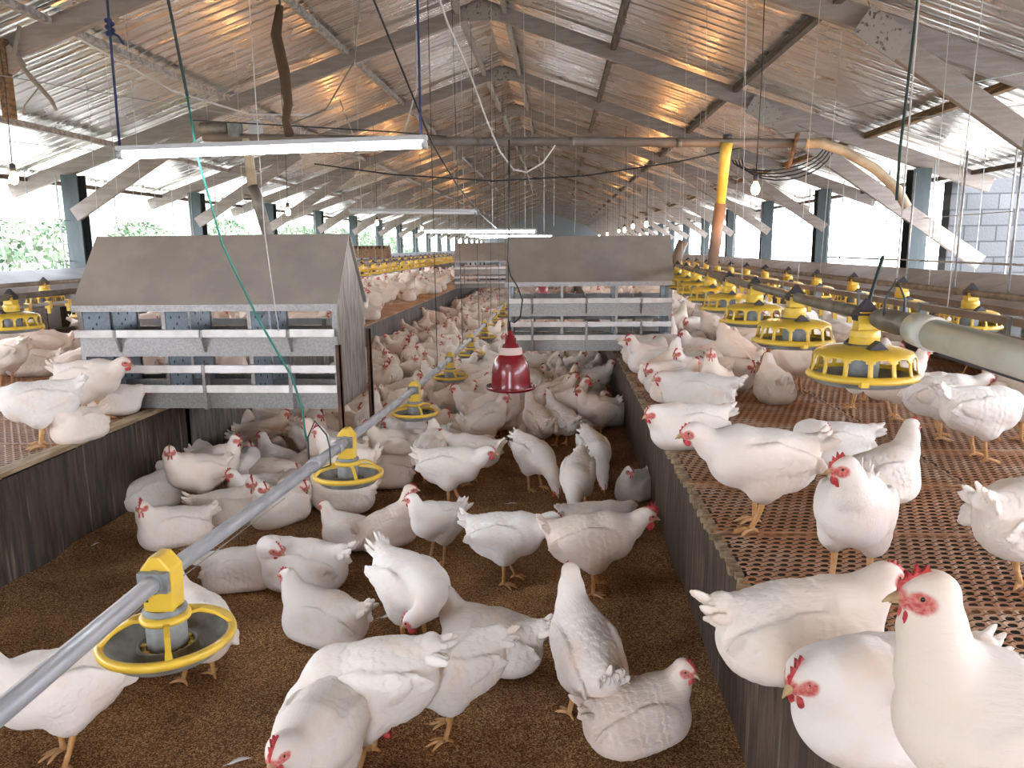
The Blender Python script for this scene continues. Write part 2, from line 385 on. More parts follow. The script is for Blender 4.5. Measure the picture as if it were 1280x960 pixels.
trusses = [9.35 + 3.25 * k for k in range(-4, 17)]
for y in trusses:
    for sx, xe, post in ((-1, EL - .8, EL), (1, ER + .8, ER)):
        b = MB(); b.beam((XC, y, roofz(XC) - .06), (xe, y, roofz(xe) - .06), .07, .165)
        tag(b.build('roof_beam', M['whitewood'], bevel=.006), kind='structure', cat='roof beam')
        b = MB(); zt = roofz(post) - .15; z0 = -.3                                     # steel I section
        b.box((post - .10, y - .095, z0), (post + .10, y - .08, zt)); b.box((post - .10, y + .08, z0), (post + .10, y + .095, zt)); b.box((post - .012, y - .08, z0), (post + .012, y + .08, zt))
        tag(b.build('support_column', M['steel']), kind='structure', cat='column')
        b = MB()
        if sx < 0: b.beam((-4.15, y - .07, 3.09), (EL + .02, y - .07, 2.03), .06, .17)
        elif abs(y - 9.35) < .1 or y < 9: b.beam((2.28, y - .07, 3.09), (4.85, y - .07, 1.36), .06, .17)
        else: b.beam((2.28, y - .07, 3.09), (4.15, y - .07, 1.83), .06, .15)
        tag(b.build('knee_brace', M['whitewood'], bevel=.006), kind='structure', cat='brace')
    b = MB(); b.prism([(XC - .22, ZC - .08), (XC - .20, ZC - .22), (XC + .20, ZC - .22), (XC + .22, ZC - .08), (XC, ZC - .0)], 'y', y - .055, y - .038)
    tag(b.build('ridge_gusset', M['spotwood']), kind='structure', cat='gusset plate')
    if 5 < y < 10:
        b = MB(); b.beam((2.16, y - .108, 3.17), (2.46, y - .108, 2.97), .012, .22); tag(b.build('brace_gusset', M['spotwood']), kind='structure', cat='gusset plate')
# purlins between the beams (short timbers and rods as in the shed)
for x, w, h, mk in ((XC - .27, .05, .10, 'spotwood'), (XC + .27, .05, .10, 'spotwood'), (-2.45, .05, .06, 'cable_w'), (-3.9, .06, .05, 'rope_w'), (-5.35, .06, .06, 'rope_w'),
                    (.62, .06, .08, 'darkwood'), (2.0, .06, .07, 'darkwood'), (3.5, .07, .07, 'brownwood'), (4.7, .05, .05, 'darkwood'), (-6.5, .05, .05, 'darkwood')):
    mm = {'cable_w': M.setdefault('limed_purlin', mat('limed_purlin', (0.42, 0.39, 0.37), 0.8, bump=.5, bscale=60, var=(.22, .19, .17), vscale=20)), 'rope_w': M.setdefault('limed_purlin2', mat('limed_purlin_b', (0.50, 0.46, 0.44), 0.8, bump=.5, bscale=60, var=(.3, .26, .24), vscale=20))}.get(mk, M.get(mk))
    for i, y in enumerate(trusses[:-1]):
        b = MB(); b.beam((x, y + .04, roofz(x) - .0), (x, y + 3.21, roofz(x) - .0), w, h)
        tag(b.build('purlin', mm), kind='structure', cat='purlin')

# wire netting in the side openings
M['wire'] = mat('netting_wire', (0.30, 0.31, 0.31), 0.5, 0.6)
def netting(x, z0, z1, name):
    b = MB(); y = trusses[2]
    for z in (z0 + .06, z0 + .26, z0 + .75): b.beam((x, 2, z), (x, YF, z), .008, .008)
    y = 2.0; i = 0
    rs = random.Random(9)
    while y < 40:
        b.beam((x, y, z0), (x, y, z1), .006 if i % 3 else .014, .006 if i % 3 else .014); y += .36 + rs.random() * .25; i += 1
    tag(b.build(name, M['wire']), kind='structure', cat='netting')
netting(EL - .06, 1.22, 2.5, 'trim_3'); netting(ER + .06, 1.12, 2.5, 'trim_4')

# ------------------------------------------------------------------ outside: block building at right, hedge and bank at left
def block_mat():
    m = mat('concrete_block', (0.33, 0.33, 0.35), 0.95, bump=0.4, bscale=40)
    nt = m.node_tree; N = nt.nodes; L = nt.links; b = N['Principled BSDF']
    br = N.new('ShaderNodeTexBrick'); br.inputs['Color1'].default_value = (0.07, 0.07, 0.073, 1); br.inputs['Color2'].default_value = (0.05, 0.05, 0.053, 1)
    br.inputs['Mortar'].default_value = (0.022, 0.022, 0.025, 1); br.inputs['Scale'].default_value = 1.0
    br.inputs['Brick Width'].default_value = 0.40; br.inputs['Row Height'].default_value = 0.20; br.inputs['Mortar Size'].default_value = 0.010
    mp = N.new('ShaderNodeMapping'); mp.inputs['Rotation'].default_value = (R(90), 0, 0)
    L.new(N['Texture Coordinate'].outputs['Object'], mp.inputs[0]); L.new(mp.outputs[0], br.inputs['Vector']); L.new(br.outputs[0], b.inputs['Base Color']); return m
M['block'] = block_mat()
sh = MB(); sh.box((5.0, 10.4, -.31), (9.5, 10.6, 3.4)); o = sh.build('block_wall', M['block'])
tag(o, 'grey concrete block wall standing outside the right opening', 'wall')

M['leaf'] = mat('sunlit_leaves', (0.035, 0.075, 0.035), 0.6, var=(0.14, 0.18, 0.11), vscale=1.2)
M['bank'] = mat('grassy_bank', (0.10, 0.14, 0.08), 0.9, bump=0.6, bscale=8, var=(0.24, 0.26, 0.20), vscale=2)
b = MB(); b.prism([(-9.0, -.31), (-14.5, 2.3), (-30, 5.5), (-30, -.31)], 'y', -5, 90); tag(b.build('grassy_bank', M['bank']), 'pale sunlit grassy bank rising beyond the left opening', 'bank', kind='structure')
def bush(loc, s, seed):
    rs = np.random.RandomState(seed); n = 900
    d = rs.normal(size=(n, 3)); d /= np.linalg.norm(d, axis=1)[:, None]; r = rs.uniform(.55, 1, n) ** .5
    P = d * r[:, None] * np.array([.9, 1.25, .85]) * s; b = MB()
    for p in P:
        u = rs.normal(size=3); u /= np.linalg.norm(u); w = np.cross(u, rs.normal(size=3)); w /= np.linalg.norm(w); a = .085 * rs.uniform(.7, 1.5)
        b.add([p - u * a, p + w * a * .5, p + u * a, p - w * a * .5], [(0, 1, 2, 3)])
    return b
bm_ = [bush((0, 0, 0), 1.0, k).mesh('leafy_bush', M['leaf']) for k in (1, 2, 3)]
rs = random.Random(12); y = 3.0; k = 0
while y < 62:
    for row in range(2):
        x = -10.2 - row * 2.2 - rs.random(); s = .65 + rs.random() * .3
        o = bpy.data.objects.new('leafy_bush', bm_[k % 3]); COL.objects.link(o); k += 1
        o.location = (x, y + row * .7, .35 + row * 1.1 + s * .5); o.scale = (s, s, s * (.8 + rs.random() * .6)); o.rotation_euler = (0, 0, rs.random() * 6)
        tag(o, 'sunlit green bush in the hedge beyond the left opening', 'bush', 'hedge bushes beyond the left opening')
    y += 1.7 + rs.random() * 1.2
# ------------------------------------------------------------------ long side nests with sheet lids
def side_nest(xw, xf, zw, zf, y0, y1, lab, lidmat, left):
    t = empty('side_nest_box', ((xw + xf) / 2, y0, ZS)); tag(t, lab, 'nest box'); ox, oy, oz = t.location
    L_ = y1 - y0; s = 1 if xf > xw else -1
    y = 0; k = 0
    while y < L_:                                   # lid sheets
        l = min(2.4, L_ - y)
        b = MB(); b.prism([(xw - ox, zw - oz), (xf - ox, zf - oz), (xf - ox, zf - oz - .018), (xw - ox, zw - oz - .018)], 'y', y + .004, y + l - .004)
        if k < 8: b.box((min(xf - ox, xf - ox + .012 * s), y + .004, zf - oz - .05), (max(xf - ox, xf - ox + .012 * s), y + l - .004, zf - oz))
        b.build('lid', lidmat, t); y += l; k += 1
    b = MB(); b.box((xf - ox - .012, 0, .03), (xf - ox + .012, L_, .24)); b.build('front_board', M['darkwood'], t)
    b = MB(); b.box((min(xw, xf) - ox, 0, .01), (max(xw, xf) - ox, L_, .03)); b.build('base', M['darkwood'], t)
    y = 0
    while y < min(L_, 30):
        b = MB(); b.box((min(xw, xf) - ox + .02, y, .03), (max(xw, xf) - ox - .02, y + .02, zf - oz - .02)); b.build('divider', M['darkwood'], t); y += .9
    return t
M['lid_l'] = mat('grey_lid_sheet', (0.36, 0.37, 0.40), 0.6, 0.2, var=(0.28, 0.29, 0.31), vscale=3)
M['lid_r'] = mat('brown_lid_sheet', (0.27, 0.195, 0.15), 0.65, 0.1, var=(0.20, 0.145, 0.11), vscale=3)
side_nest(EL + .13, -5.30, 1.40, 1.25, 5.0, 45, 'long row of dark side nests under a grey sheet lid along the left wall', M['lid_l'], True)
side_nest(ER - .13, 3.45, 1.31, 1.10, 4.5, 45, 'long row of dark side nests under a brown sheet lid along the right wall', M['lid_r'], False)

# ------------------------------------------------------------------ double sided galvanised nest cabinets
def nest_box(x0, x1, y0, lab, bays, legs=(), phase=.17, ends=True):
    t = empty('nest_box', ((x0 + x1) / 2, y0 + .34, .57)); tag(t, lab, 'nest box')
    w = (x1 - x0) / 2; D = .34; zb = 0.0; ze = .675; zp = 1.125; zm = .34
    # roof: two steep brushed sheets and front lips
    for s, nm in ((-1, 'roof_sheet'), (1, 'roof_sheet')):
        b = MB(); b.prism([(s * (D + .03), ze + .005), (s * .012, zp), (s * .012, zp - .012), (s * (D + .02), ze - .01)], 'x', -w - .02, w + .02)
        r = b.build(nm, M['lid'], t)
        b = MB(); b.box((-w - .02, min(s * (D + .028), s * (D + .04)), ze - .035), (w + .02, max(s * (D + .028), s * (D + .04)), ze + .008)); b.build('lip', M['galv'], r)
    b = MB()
    for x in (-w * .33, w * .33): b.ellip((x, -.03, zp - .035), (.008, .008, .006), 8, 4)
    b.build('rivets', M['galv'], t)
    for s in (-1, 1):                               # end panels
        b = MB(); x = s * w
        b.prism([(-D, zb), (D, zb), (D, ze - .02), (0, zp - .02), (-D, ze - .02)], 'x', x - .006, x + .006); b.build('end_panel', M['endp'], t)
    # floors of both tiers
    for z in (zb + .06, zb + .40):
        b = MB(); b.box((-w + .01, -D + .01, z - .008), (w - .01, D - .01, z)); b.build('tier_floor', M['galv'], t)
    # dividers: perforated, one full-height set per bay edge
    for k in range(bays + 1):
        x = -w + 2 * w * k / bays; x = max(-w + .012, min(w - .012, x))
        for z0, z1 in ((zb + .06, zb + .375), (zb + .40, ze - .02)):
            for ya, yb in ((-D + .012, -.02), (.02, D - .012)):
                b = MB(); b.box((x - .004, ya, z0), (x + .004, yb, z1))
                for q, (u, v) in enumerate(((.25, .75), (.5, .55), (.35, .45), (.62, .72), (.72, .35), (.3, .25), (.55, .22))):
                    yc = ya + (yb - ya) * u; zc = z0 + (z1 - z0) * v
                    for sx in (-1, 1):
                        xx = x + sx * .0045
                        b.add([(xx, yc - .011, zc), (xx, yc, zc - .013), (xx, yc + .011, zc), (xx, yc, zc + .013)], [(0, 1, 2, 3) if sx < 0 else (3, 2, 1, 0)], 1)
                b.build('divider', [M['galvblue'], M['plastic_k']], t)
    for z in (zb + .06, zb + .40):
        b = MB(); b.box((-w + .01, -.01, z), (w - .01, .01, z + .075)); b.build('centre_strip', M['galv'], t)
    # fronts, both sides: galvanised kick panels, white perch rails, brackets
    for s in (-1, 1):
        def yy(a, c): return (min(s * a, s * c), max(s * a, s * c))
        for z0, z1 in ((zb + .0, zb + .115), (zb + .345, zb + .475)):
            a, c = yy(D - .004, D + .006); b = MB(); b.box((-w, a, z0), (w, c, z1)); b.build('kick_panel', M['galv'], t)
        for z0 in (zb + .115, zb + .245, zb + .475):
            off = .05 if z0 != zb + .475 else .045
            a, c = yy(D + off, D + off + .022)
            for k in range(bays + 1):
                p0 = -w + (2 * w / bays) * (k - 1 + phase / (2 * w / bays)) + .012; p1 = p0 + 2 * w / bays - .024
                p0 = max(p0, -w + .003); p1 = min(p1, w - .003)
                if p1 - p0 > .05:
                    b = MB(); b.box((p0, a, z0), (p1, c, z0 + .050)); b.build('perch_rail', M['white'], t, bevel=.003)
        for k in range(bays):
            x = -w + phase + 2 * w / bays * k
            b = MB(); a, c = yy(D, D + .075); a2, c2 = yy(D, D + .07)
            b.box((x - .010, a2, zb + .005), (x + .010, c2, zb + .30)); b.prism([(s * D, zb + .36), (s * (D + .055), zb + .47), (s * (D + .055), zb + .52), (s * D, zb + .52)], 'x', x - .008, x + .008)
            b.build('bracket', M['galv'], t)
        for k in range(bays + 1):
            x = -w + 2 * w * k / bays; x = max(-w + .014, min(w - .014, x)); a, c = yy(D - .01, D + .004)
            b = MB(); b.box((x - .013, a, zb + .115), (x + .013, c, ze)); b.build('front_upright', M['galv'], t)
    for (lx, ly, za, zt) in legs:
        b = MB(); b.box((lx - .016, ly - .016, za), (lx + .016, ly - .006, zt)); b.box((lx + .006, ly - .016, za), (lx + .016, ly + .016, zt))
        b.build('leg', M['rust'], t)
    return t
M['endp'] = mat('dull_end_panel', (0.36, 0.33, 0.30), 0.5, 0.6, bump=.1, bscale=20, bstretch=(1, 1, .3), var=(0.24, 0.215, 0.19), vscale=9, vstretch=(1, 4, .6), rvar=.15)
nest_box(-3.13, -1.42, 4.84, 'galvanised nest cabinet with brown sheet roof at left, its right end over the pit', 3,
         legs=((.865, -.36, -.57, .42), (.885, .36, -.57, .45)), phase=.27)
nest_box(-.50, 1.10, 7.62, 'galvanised nest cabinet with brown sheet roof behind the red drinker', 3, legs=((-.79, -.36, -.57, .3), (-.79, .36, -.57, .3)), phase=.24)
nest_box(-2.62, -.95, 19.5, 'small distant galvanised nest cabinet across the pit beyond the rows of feeders', 3, phase=.25)
nest_box(-.45, 1.15, 24.5, 'farthest nest cabinet, standing behind the nest box of the red drinker', 3, phase=.25)

# ------------------------------------------------------------------ feeders
def arc_pts(r, z, n): return [(r * math.cos(2 * PI * k / n), r * math.sin(2 * PI * k / n), z) for k in range(n)]
def pit_feeder():
    """open pan with four arms; z=0 at the rim, pipe axis along Y at z=.185"""
    t = empty('pan_feeder')
    b = MB(); b.lathe([(.004, -.055), (.10, -.055), (.145, -.045), (.178, -.012), (.182, -.004), (.172, -.006), (.14, -.036), (.10, -.046), (.085, -.046), (.083, -.015), (.077, -.015), (.075, -.048), (.004, -.048)], 40)
    b.build('pan', M['plastic_g'], t)
    b = MB(); b.lathe([(.166, -.006), (.186, -.012), (.19, .002), (.186, .012), (.172, .012), (.166, .004), (.166, -.006)], 40); b.build('rim', M['plastic_y'], t)
    b = MB(); b.lathe([(.052, -.040), (.056, -.03), (.056, .055), (.05, .06)], 28); b.build('inner_cylinder', M['plastic_g'], t)
    b = MB(); b.lathe([(.060, -.040), (.070, -.040), (.070, -.028), (.060, -.024)], 28)
    for k in range(8):
        a = 2 * PI * k / 8 + .2; b.box((.066 * math.cos(a) - .008, .066 * math.sin(a) - .008, -.04), (.066 * math.cos(a) + .008, .066 * math.sin(a) + .008, -.022))
    b.build('feed_ring', M['plastic_y'], t)
    for k in range(4):
        a = 2 * PI * k / 4 + .5; c, s = math.cos(a), math.sin(a)
        pr = [(.062, .062), (.095, .066), (.130, .050), (.158, .024), (.180, .004)]
        b = MB(); side = Vector((-s, c, 0)); vs = []
        for i, (r_, z_) in enumerate(pr):
            wd = .013 if i < 4 else .018
            for q in (-1, 1):
                for dz in (-.005, .005): p = Vector((c * r_, s * r_, z_ + dz)) + side * (q * wd * .6); vs.append(p)
        fs = []
        for i in range(len(pr) - 1):
            o = i * 4; fs += [(o, o + 1, o + 5, o + 4), (o + 1, o + 3, o + 7, o + 5), (o + 3, o + 2, o + 6, o + 7), (o + 2, o, o + 4, o + 6)]
        fs += [(0, 2, 3, 1), (16, 17, 19, 18)]
        b.add(vs, fs); b.build('arm', M['plastic_y'], t)
    b = MB(); b.lathe([(.054, .052), (.068, .056), (.072, .066), (.066, .074), (.052, .076)], 28); b.build('collar', M['plastic_y'], t)
    b = MB(); b.lathe([(.050, .074), (.060, .080), (.060, .090), (.048, .094)], 28); b.build('clamp_ring', M['plastic_g'], t)
    b = MB(); b.prism([(-.042, .085), (.042, .085), (.046, .16), (.046, .215), (.014, .255), (-.014, .255), (-.046, .215), (-.046, .16)], 'y', -.036, .036)
    n = b.build('drop_neck', M['plastic_y'], t, bevel=.006)
    b = MB(); b.box((-.034, -.0368, .12), (-.026, -.0361, .15), 0); b.build('ridge', M['plastic_k'], n)
    b = MB()
    b.prism([(.033 * math.cos(2 * PI * k / 20), .185 + .033 * math.sin(2 * PI * k / 20)) for k in range(20)], 'y', -.062, -.034); b.box((-.043, -.058, .155), (.043, -.036, .215)); b.build('pipe_clamp', M['plastic_g'], t, bevel=.003)
    return t
def cage_feeder():
    """pan under a yellow windowed cage; z=0 at the lower ring, pipe axis at z=.232"""
    t = empty('pan_feeder')
    b = MB(); b.lathe([(.004, -.035), (.09, -.036), (.15, -.028), (.176, -.006), (.176, .004), (.166, .003), (.14, -.018), (.004, -.024)], 40); b.build('pan', M['plastic_g'], t)
    NW = 14; n = NW * 10; prof0 = [(.180, -.006), (.184, .004), (.178, .014), (.172, .022), (.1675, .045), (.166, .070), (.162, .086), (.153, .098), (.120, .112), (.070, .120), (.052, .124)]
    prof = list(prof0[:3])
    for i in range(16):
        z_ = .022 + (.094 - .022) * i / 15; prof.append((float(np.interp(z_, [q[1] for q in prof0], [q[0] for q in prof0])), z_))
    prof += prof0[7:]
    vs = []; fs = []
    for r_, z_ in prof:
        for k in range(n):
            a = 2 * PI * k / n; vs.append((r_ * math.cos(a), r_ * math.sin(a), z_))
    for i in range(len(prof) - 1):
        for k in range(n):
            q = k % 10; zc = (prof[i][1] + prof[i + 1][1]) / 2; t_ = min(1, max(0, (zc - .066) / .020)); hw = 3.6 * math.sqrt(1 - t_ * t_); opening = .0215 < zc < .088 and abs(q - 4.5) < hw
            if not opening:
                k2 = (k + 1) % n; fs.append((i * n + k, i * n + k2, (i + 1) * n + k2, (i + 1) * n + k))
    b = MB(); b.add(vs, fs, 0, True)
    for k in range(3):
        a = 2 * PI * k / 3 - 1.9; b.box((.180 * math.cos(a) - .012, .180 * math.sin(a) - .012, -.014), (.180 * math.cos(a) + .012, .180 * math.sin(a) + .012, .006))
    c = b.build('cage', M['plastic_y'], t); md = c.modifiers.new('solid', 'SOLIDIFY'); md.thickness = .004; md.offset = -1
    b = MB(); b.lathe([(.05, -.024), (.052, .03), (.05, .122)], 20); b.build('inner_cylinder', M['plastic_g'], t)
    b = MB(); b.lathe([(.066, .118), (.066, .124), (.050, .126)], 24); b.build('clamp_ring', M['pipe_d'], t)
    b = MB(); b.lathe([(.048, .122), (.050, .128), (.048, .150), (.0505, .153), (.047, .178), (.040, .182)], 28); b.box((-.033, -.030, .175), (.033, .030, .250)); b.build('drop_neck', M['plastic_y'], t, bevel=.003)
    b = MB(); v = [(-.040, -.034, .236), (.040, -.034, .236), (.040, .034, .236), (-.040, .034, .236), (-.004, -.004, .300), (.004, -.004, .300), (.004, .004, .300), (-.004, .004, .300)]
    b.add(v, [(0, 3, 2, 1), (4, 5, 6, 7), (0, 1, 5, 4), (1, 2, 6, 5), (2, 3, 7, 6), (3, 0, 4, 7)])
    v = [(-.044, -.02, .238), (.044, -.02, .238), (.044, .02, .238), (-.044, .02, .238), (-.038, -.02, .215), (.038, -.02, .215), (.038, .02, .215), (-.038, .02, .215)]
    b.add([(x, y, z) for x, y, z in v], [(0, 1, 2, 3), (7, 6, 5, 4), (0, 4, 5, 1), (1, 5, 6, 2), (2, 6, 7, 3), (3, 7, 4, 0)])
    b.build('cap', M['plastic_k'], t)
    b = MB(); b.prism([(-.03, .118), (.03, .118), (0, .15)], 'y', -.13, -.09); b.build('winch_guard', M['plastic_k'], t)
    return t
def simple_cage():
    """the same feeder for the far rows: one mesh"""
    b = MB(); b.lathe([(.004, -.035), (.15, -.028), (.176, -.002), (.004, -.01)], 18, mi=1)
    b.lathe([(.180, -.006), (.182, .014), (.172, .022)], 18); b.lathe([(.163, .084), (.150, .100), (.052, .124)], 18)
    for k in range(12):
        a = 2 * PI * k / 12; b.beam((.17 * math.cos(a), .17 * math.sin(a), .015), (.163 * math.cos(a), .163 * math.sin(a), .09), .022, .006)
    b.lathe([(.048, .122), (.048, .18)], 10); b.box((-.033, -.03, .175), (.033, .03, .25))
    b.add([(-.055, -.045, .235), (.055, -.045, .235), (.055, .045, .235), (-.055, .045, .235), (0, 0, .305)], [(3, 2, 1, 0), (0, 1, 4), (1, 2, 4), (2, 3, 4), (3, 0, 4)], 2)
    return b
# pit line
def pit_pipe(y): # height of the pipe axis
    return float(np.interp(y, [-2, 1.2, 1.42, 1.8, 2.25, 3.43, 5.17, 6.93, 8.6, 14, 30], [.79, .79, .803, .793, .764, .71, .635, .59, .57, .565, .565]))
PXL = -.995
pf = pit_feeder()
labs = {0: 'nearest open yellow pan feeder on the pit pipe', 1: 'second open yellow pan feeder on the pit pipe, beside the green rope',
        2: 'third open yellow pan feeder on the pit pipe, counted from the near end', 3: 'fourth open yellow pan feeder on the pit pipe', 4: 'fifth open yellow pan feeder on the pit pipe, left of the red drinker'}
for i, y in enumerate([1.76, 3.46, 5.17, 6.93, 8.6, 10.3, 12.0, 13.7, 15.4, 17.1]):
    o = pf if i == 0 else copy_tree(pf); z = pit_pipe(y)
    o.location = (PXL, y, z - .185 * .88); o.scale = (.88, .88, .88); sl_ = (pit_pipe(y + .5) - pit_pipe(y - .5))
    o.rotation_euler = (math.atan(sl_) * .35, 0, (0, .35, .9, 1.3, .2)[i % 5] * 0)
    tag(o, labs.get(i, 'distant open yellow pan feeder on the pit pipe beyond the red drinker'), 'feeder', 'open pan feeders on the pit line')
b = MB(); ys = [0.2, 1.0, 1.76, 2.6, 3.46, 4.3, 5.17, 6.93, 8.6, 11, 14, 18]; b.tube([(PXL, y, pit_pipe(y)) for y in ys], .0225, 16)
pp = b.build('feed_pipe', M['pipe']); tag(pp, 'shiny galvanised feed pipe running up the middle of the pit', 'pipe')
for y in (2.98, 3.30, 6.2):
    b = MB(); z = pit_pipe(y); b.tube([(PXL, y - .03, z + .002), (PXL, y + .03, z - .001)], .029, 16); b.build('pipe_coupling', M['pipe'], pp)
# slat lines
def lineR1(y): return .95 + .055 * (min(y, 9) - 2.44) if y > 2.44 else .95 - .02 * (y - 2.44)
cf = cage_feeder(); sm = simple_cage().mesh('pan_feeder', [M['plastic_y'], M['plastic_g'], M['plastic_k']])
first = True
def feeder_row(fx, ys, z, near, lab_near, lab, grp):
    global first
    for i, y in enumerate(ys):
        x = fx(y)
        if y < near:
            if first: o = cf; first = False
            else: o = copy_tree(cf)
            o.location = (x, y, z); o.rotation_euler = (0, 0, .3 * i)
            for c in o.children:
                if c.name.startswith(('drop_neck', 'cap', 'winch')): c.rotation_euler = (0, 0, -.3 * i)
        else:
            o = bpy.data.objects.new('pan_feeder', sm); COL.objects.link(o); o.location = (x, y, z)
        o.scale = (.91, .91, .80)
        tag(o, lab_near[i] if i < len(lab_near) else lab, 'feeder', grp)
ysR = [2.44, 3.32] + [4.2 + .86 * k for k in range(32)]
feeder_row(lineR1, ysR, 1.191, 12, ['nearest yellow caged pan feeder, hanging over the right slats', 'second yellow caged pan feeder from the near end of the right inner line',
    'third yellow caged pan feeder from the near end of the right inner line', 'fourth yellow caged pan feeder from the near end of the right inner line'],
    'yellow caged pan feeder farther back on the right inner line', 'caged feeders on the right inner line')
def row_pipe(fx, y0, y1, z, r, name, lab, m):
    b = MB(); n = 16; b.tube([(fx(y0 + (y1 - y0) * i / n), y0 + (y1 - y0) * i / n, z) for i in range(n + 1)], r, 14)
    o = b.build(name, m); tag(o, lab, 'pipe'); return o
p1 = row_pipe(lineR1, 1.0, 33, 1.377, .021, 'feed_pipe', 'grey feed pipe carrying the right inner line of caged feeders', M['pipe_d'])
b = MB(); b.tube([(.955, 2.13, 1.377), (.957, 2.20, 1.377), (.957, 2.32, 1.377), (.955, 2.36, 1.377)], [.030, .034, .034, .028], 16); b.build('pipe_coupling', M['pipe_d'], p1)
b = MB(); b.tube([(.985, 0.7, 1.335), (.97, 1.5, 1.352), (.965, 2.04, 1.365)], .040, 20); b.tube([(.965, 2.03, 1.365), (.964, 2.13, 1.370)], [.046, .044], 20)
sv = b.build('pipe_sleeve', M['sleeve']); tag(sv, 'thick pale grey-green sleeve around the near end of the right feed pipe', 'pipe sleeve')
b = MB(); b.beam((.985, .7, 1.292), (.966, 2.0, 1.321), .008, .009); 
for y, zz in ((1.2, 1.303), (1.5, 1.309), (1.85, 1.318)): b.tube([(.972, y, zz), (.972, y + .02, zz)], .008, 8)
b.build('clip_strip', M['plastic_k'], sv)
ysR2 = [3.55] + [4.40 + .86 * k for k in range(32)]
feeder_row(lambda y: 2.27, ysR2, 1.136, 8.5, ['nearest yellow caged feeder on the right outer line, partly outside the frame', 'yellow caged feeder on the right outer line below the block wall'],
           'yellow caged pan feeder on the right outer line', 'caged feeders on the right outer line')
row_pipe(lambda y: 2.27, 1.5, 33, 1.322, .021, 'feed_pipe', 'brownish feed pipe carrying the right outer line of feeders', M['pipe_d'])
ysL = [4.56 + .86 * k for k in range(0, 32)]
feeder_row(lambda y: -3.37, ysL, 1.136, 9, ['yellow caged feeder cut by the left edge of the photo, above the left slats', 'yellow caged feeder half hidden behind the left end of the near nest box'],
           'yellow caged pan feeder on the left inner line', 'caged feeders on the left inner line')
row_pipe(lambda y: -3.37, 2, 33, 1.325, .021, 'feed_pipe', 'grey feed pipe carrying the left inner line of feeders', M['pipe_d'])
ysL2 = [6.6 + .86 * k for k in range(30)]
feeder_row(lambda y: -4.55, ysL2, 1.136, 9, ['yellow caged feeder of the left outer line with a dark cap, at the left edge'],
           'yellow caged pan feeder on the left outer line', 'caged feeders on the left outer line')
row_pipe(lambda y: -4.55, 3, 33, 1.322, .021, 'feed_pipe', 'grey feed pipe carrying the left outer line of feeders', M['pipe_d'])

# nipple drinker lines: square rail above, pipe with yellow saddles below
def drinker_line(x, y0, y1, z, lab):
    t = empty('drinker_line', (x, y0, z)); tag(t, lab, 'drinker line'); L_ = y1 - y0
    b = MB(); b.box((-.014, 0, -.014), (.014, L_, .014)); b.build('rail', M['duct'], t)
    b = MB(); b.tube([(0, 0, -.085), (0, L_, -.085)], .013, 8); b.build('water_pipe', M['housing'], t)
    y = .1; k = 0
    while y < min(L_, 20) and k < 60:
        b = MB(); b.box((-.020, y - .016, -.12), (.020, y + .016, -.065)); b.box((-.012, y - .006, -.16), (.012, y + .006, -.12)); b.build('saddle', M['plastic_y'], t)
        if k % 3 == 0:
            b = MB(); b.box((-.018, y + .07, -.11), (.018, y + .10, .02)); b.build('hanger', M['plastic_g'], t)
        y += .24; k += 1
drinker_line(1.66, 2.0, 26, 1.31, 'nipple drinker line with yellow saddles between the two right feeder lines')
drinker_line(-3.98, 4.5, 26, 1.28, 'nipple drinker line with yellow saddles between the two left feeder lines')

# ------------------------------------------------------------------ bell drinkers
def bell(loc, lab, sc=1.0):
    t = empty('bell_drinker', loc); tag(t, lab, 'drinker', 'red bell drinkers')
    b = MB(); b.lathe([(.120, .012), (.150, 0), (.172, .008), (.182, .030), (.176, .032), (.166, .014), (.148, .008), (.142, .02), (.128, .04)], 40); b.build('trough', M['red'], t)
    b = MB(); b.lathe([(.146, .018), (.141, .035), (.138, .07), (.134, .13), (.124, .19), (.108, .225), (.088, .248), (.08, .255)], 40); b.build('dome', M['red'], t)
    b = MB(); b.lathe([(.078, .250), (.082, .262), (.080, .295), (.070, .305)], 32); b.build('collar', M['pink'], t)
    b = MB(); b.lathe([(.070, .300), (.060, .308), (.052, .33), (.034, .335), (.030, .385), (.018, .39), (.016, .42), (.004, .422)], 24)
    b.box((-.040, -.010, .315), (-.022, .010, .40)); b.box((.022, -.010, .315), (.040, .010, .37)); b.build('valve', M['red'], t)
    t.scale = (sc, sc, sc); return t
bell((-.36, 5.72, .53), 'red bell drinker hanging over the pit in front of the right nest box', 1.07)
bell((-.36, 16.9, .50), 'small distant red bell drinker seen through the right nest box')
b = MB(); b.tube([(-.36, 5.72, .95), (-.365, 5.72, 1.05), (-.33, 5.72, 1.04), (-.285, 5.72, 1.08), (-.268, 5.72, 1.21), (-.30, 5.72, 1.30), (-.355, 5.72, 1.39), (-.372, 5.72, 1.50), (-.365, 5.72, 1.65), (-.36, 5.74, 1.9), (-.36, 5.8, 2.36)], .006, 8)
tag(b.build('drinker_hose', M['cable_k']), 'black hose dropping in a loose curve to the red bell drinker', 'hose')
b = MB(); b.tube([(-.372, 5.72, .93), (-.37, 5.72, 1.5)], .004, 6); tag(b.build('hanging_rod', M['steel']), 'dark rod holding the red bell drinker', 'rod')

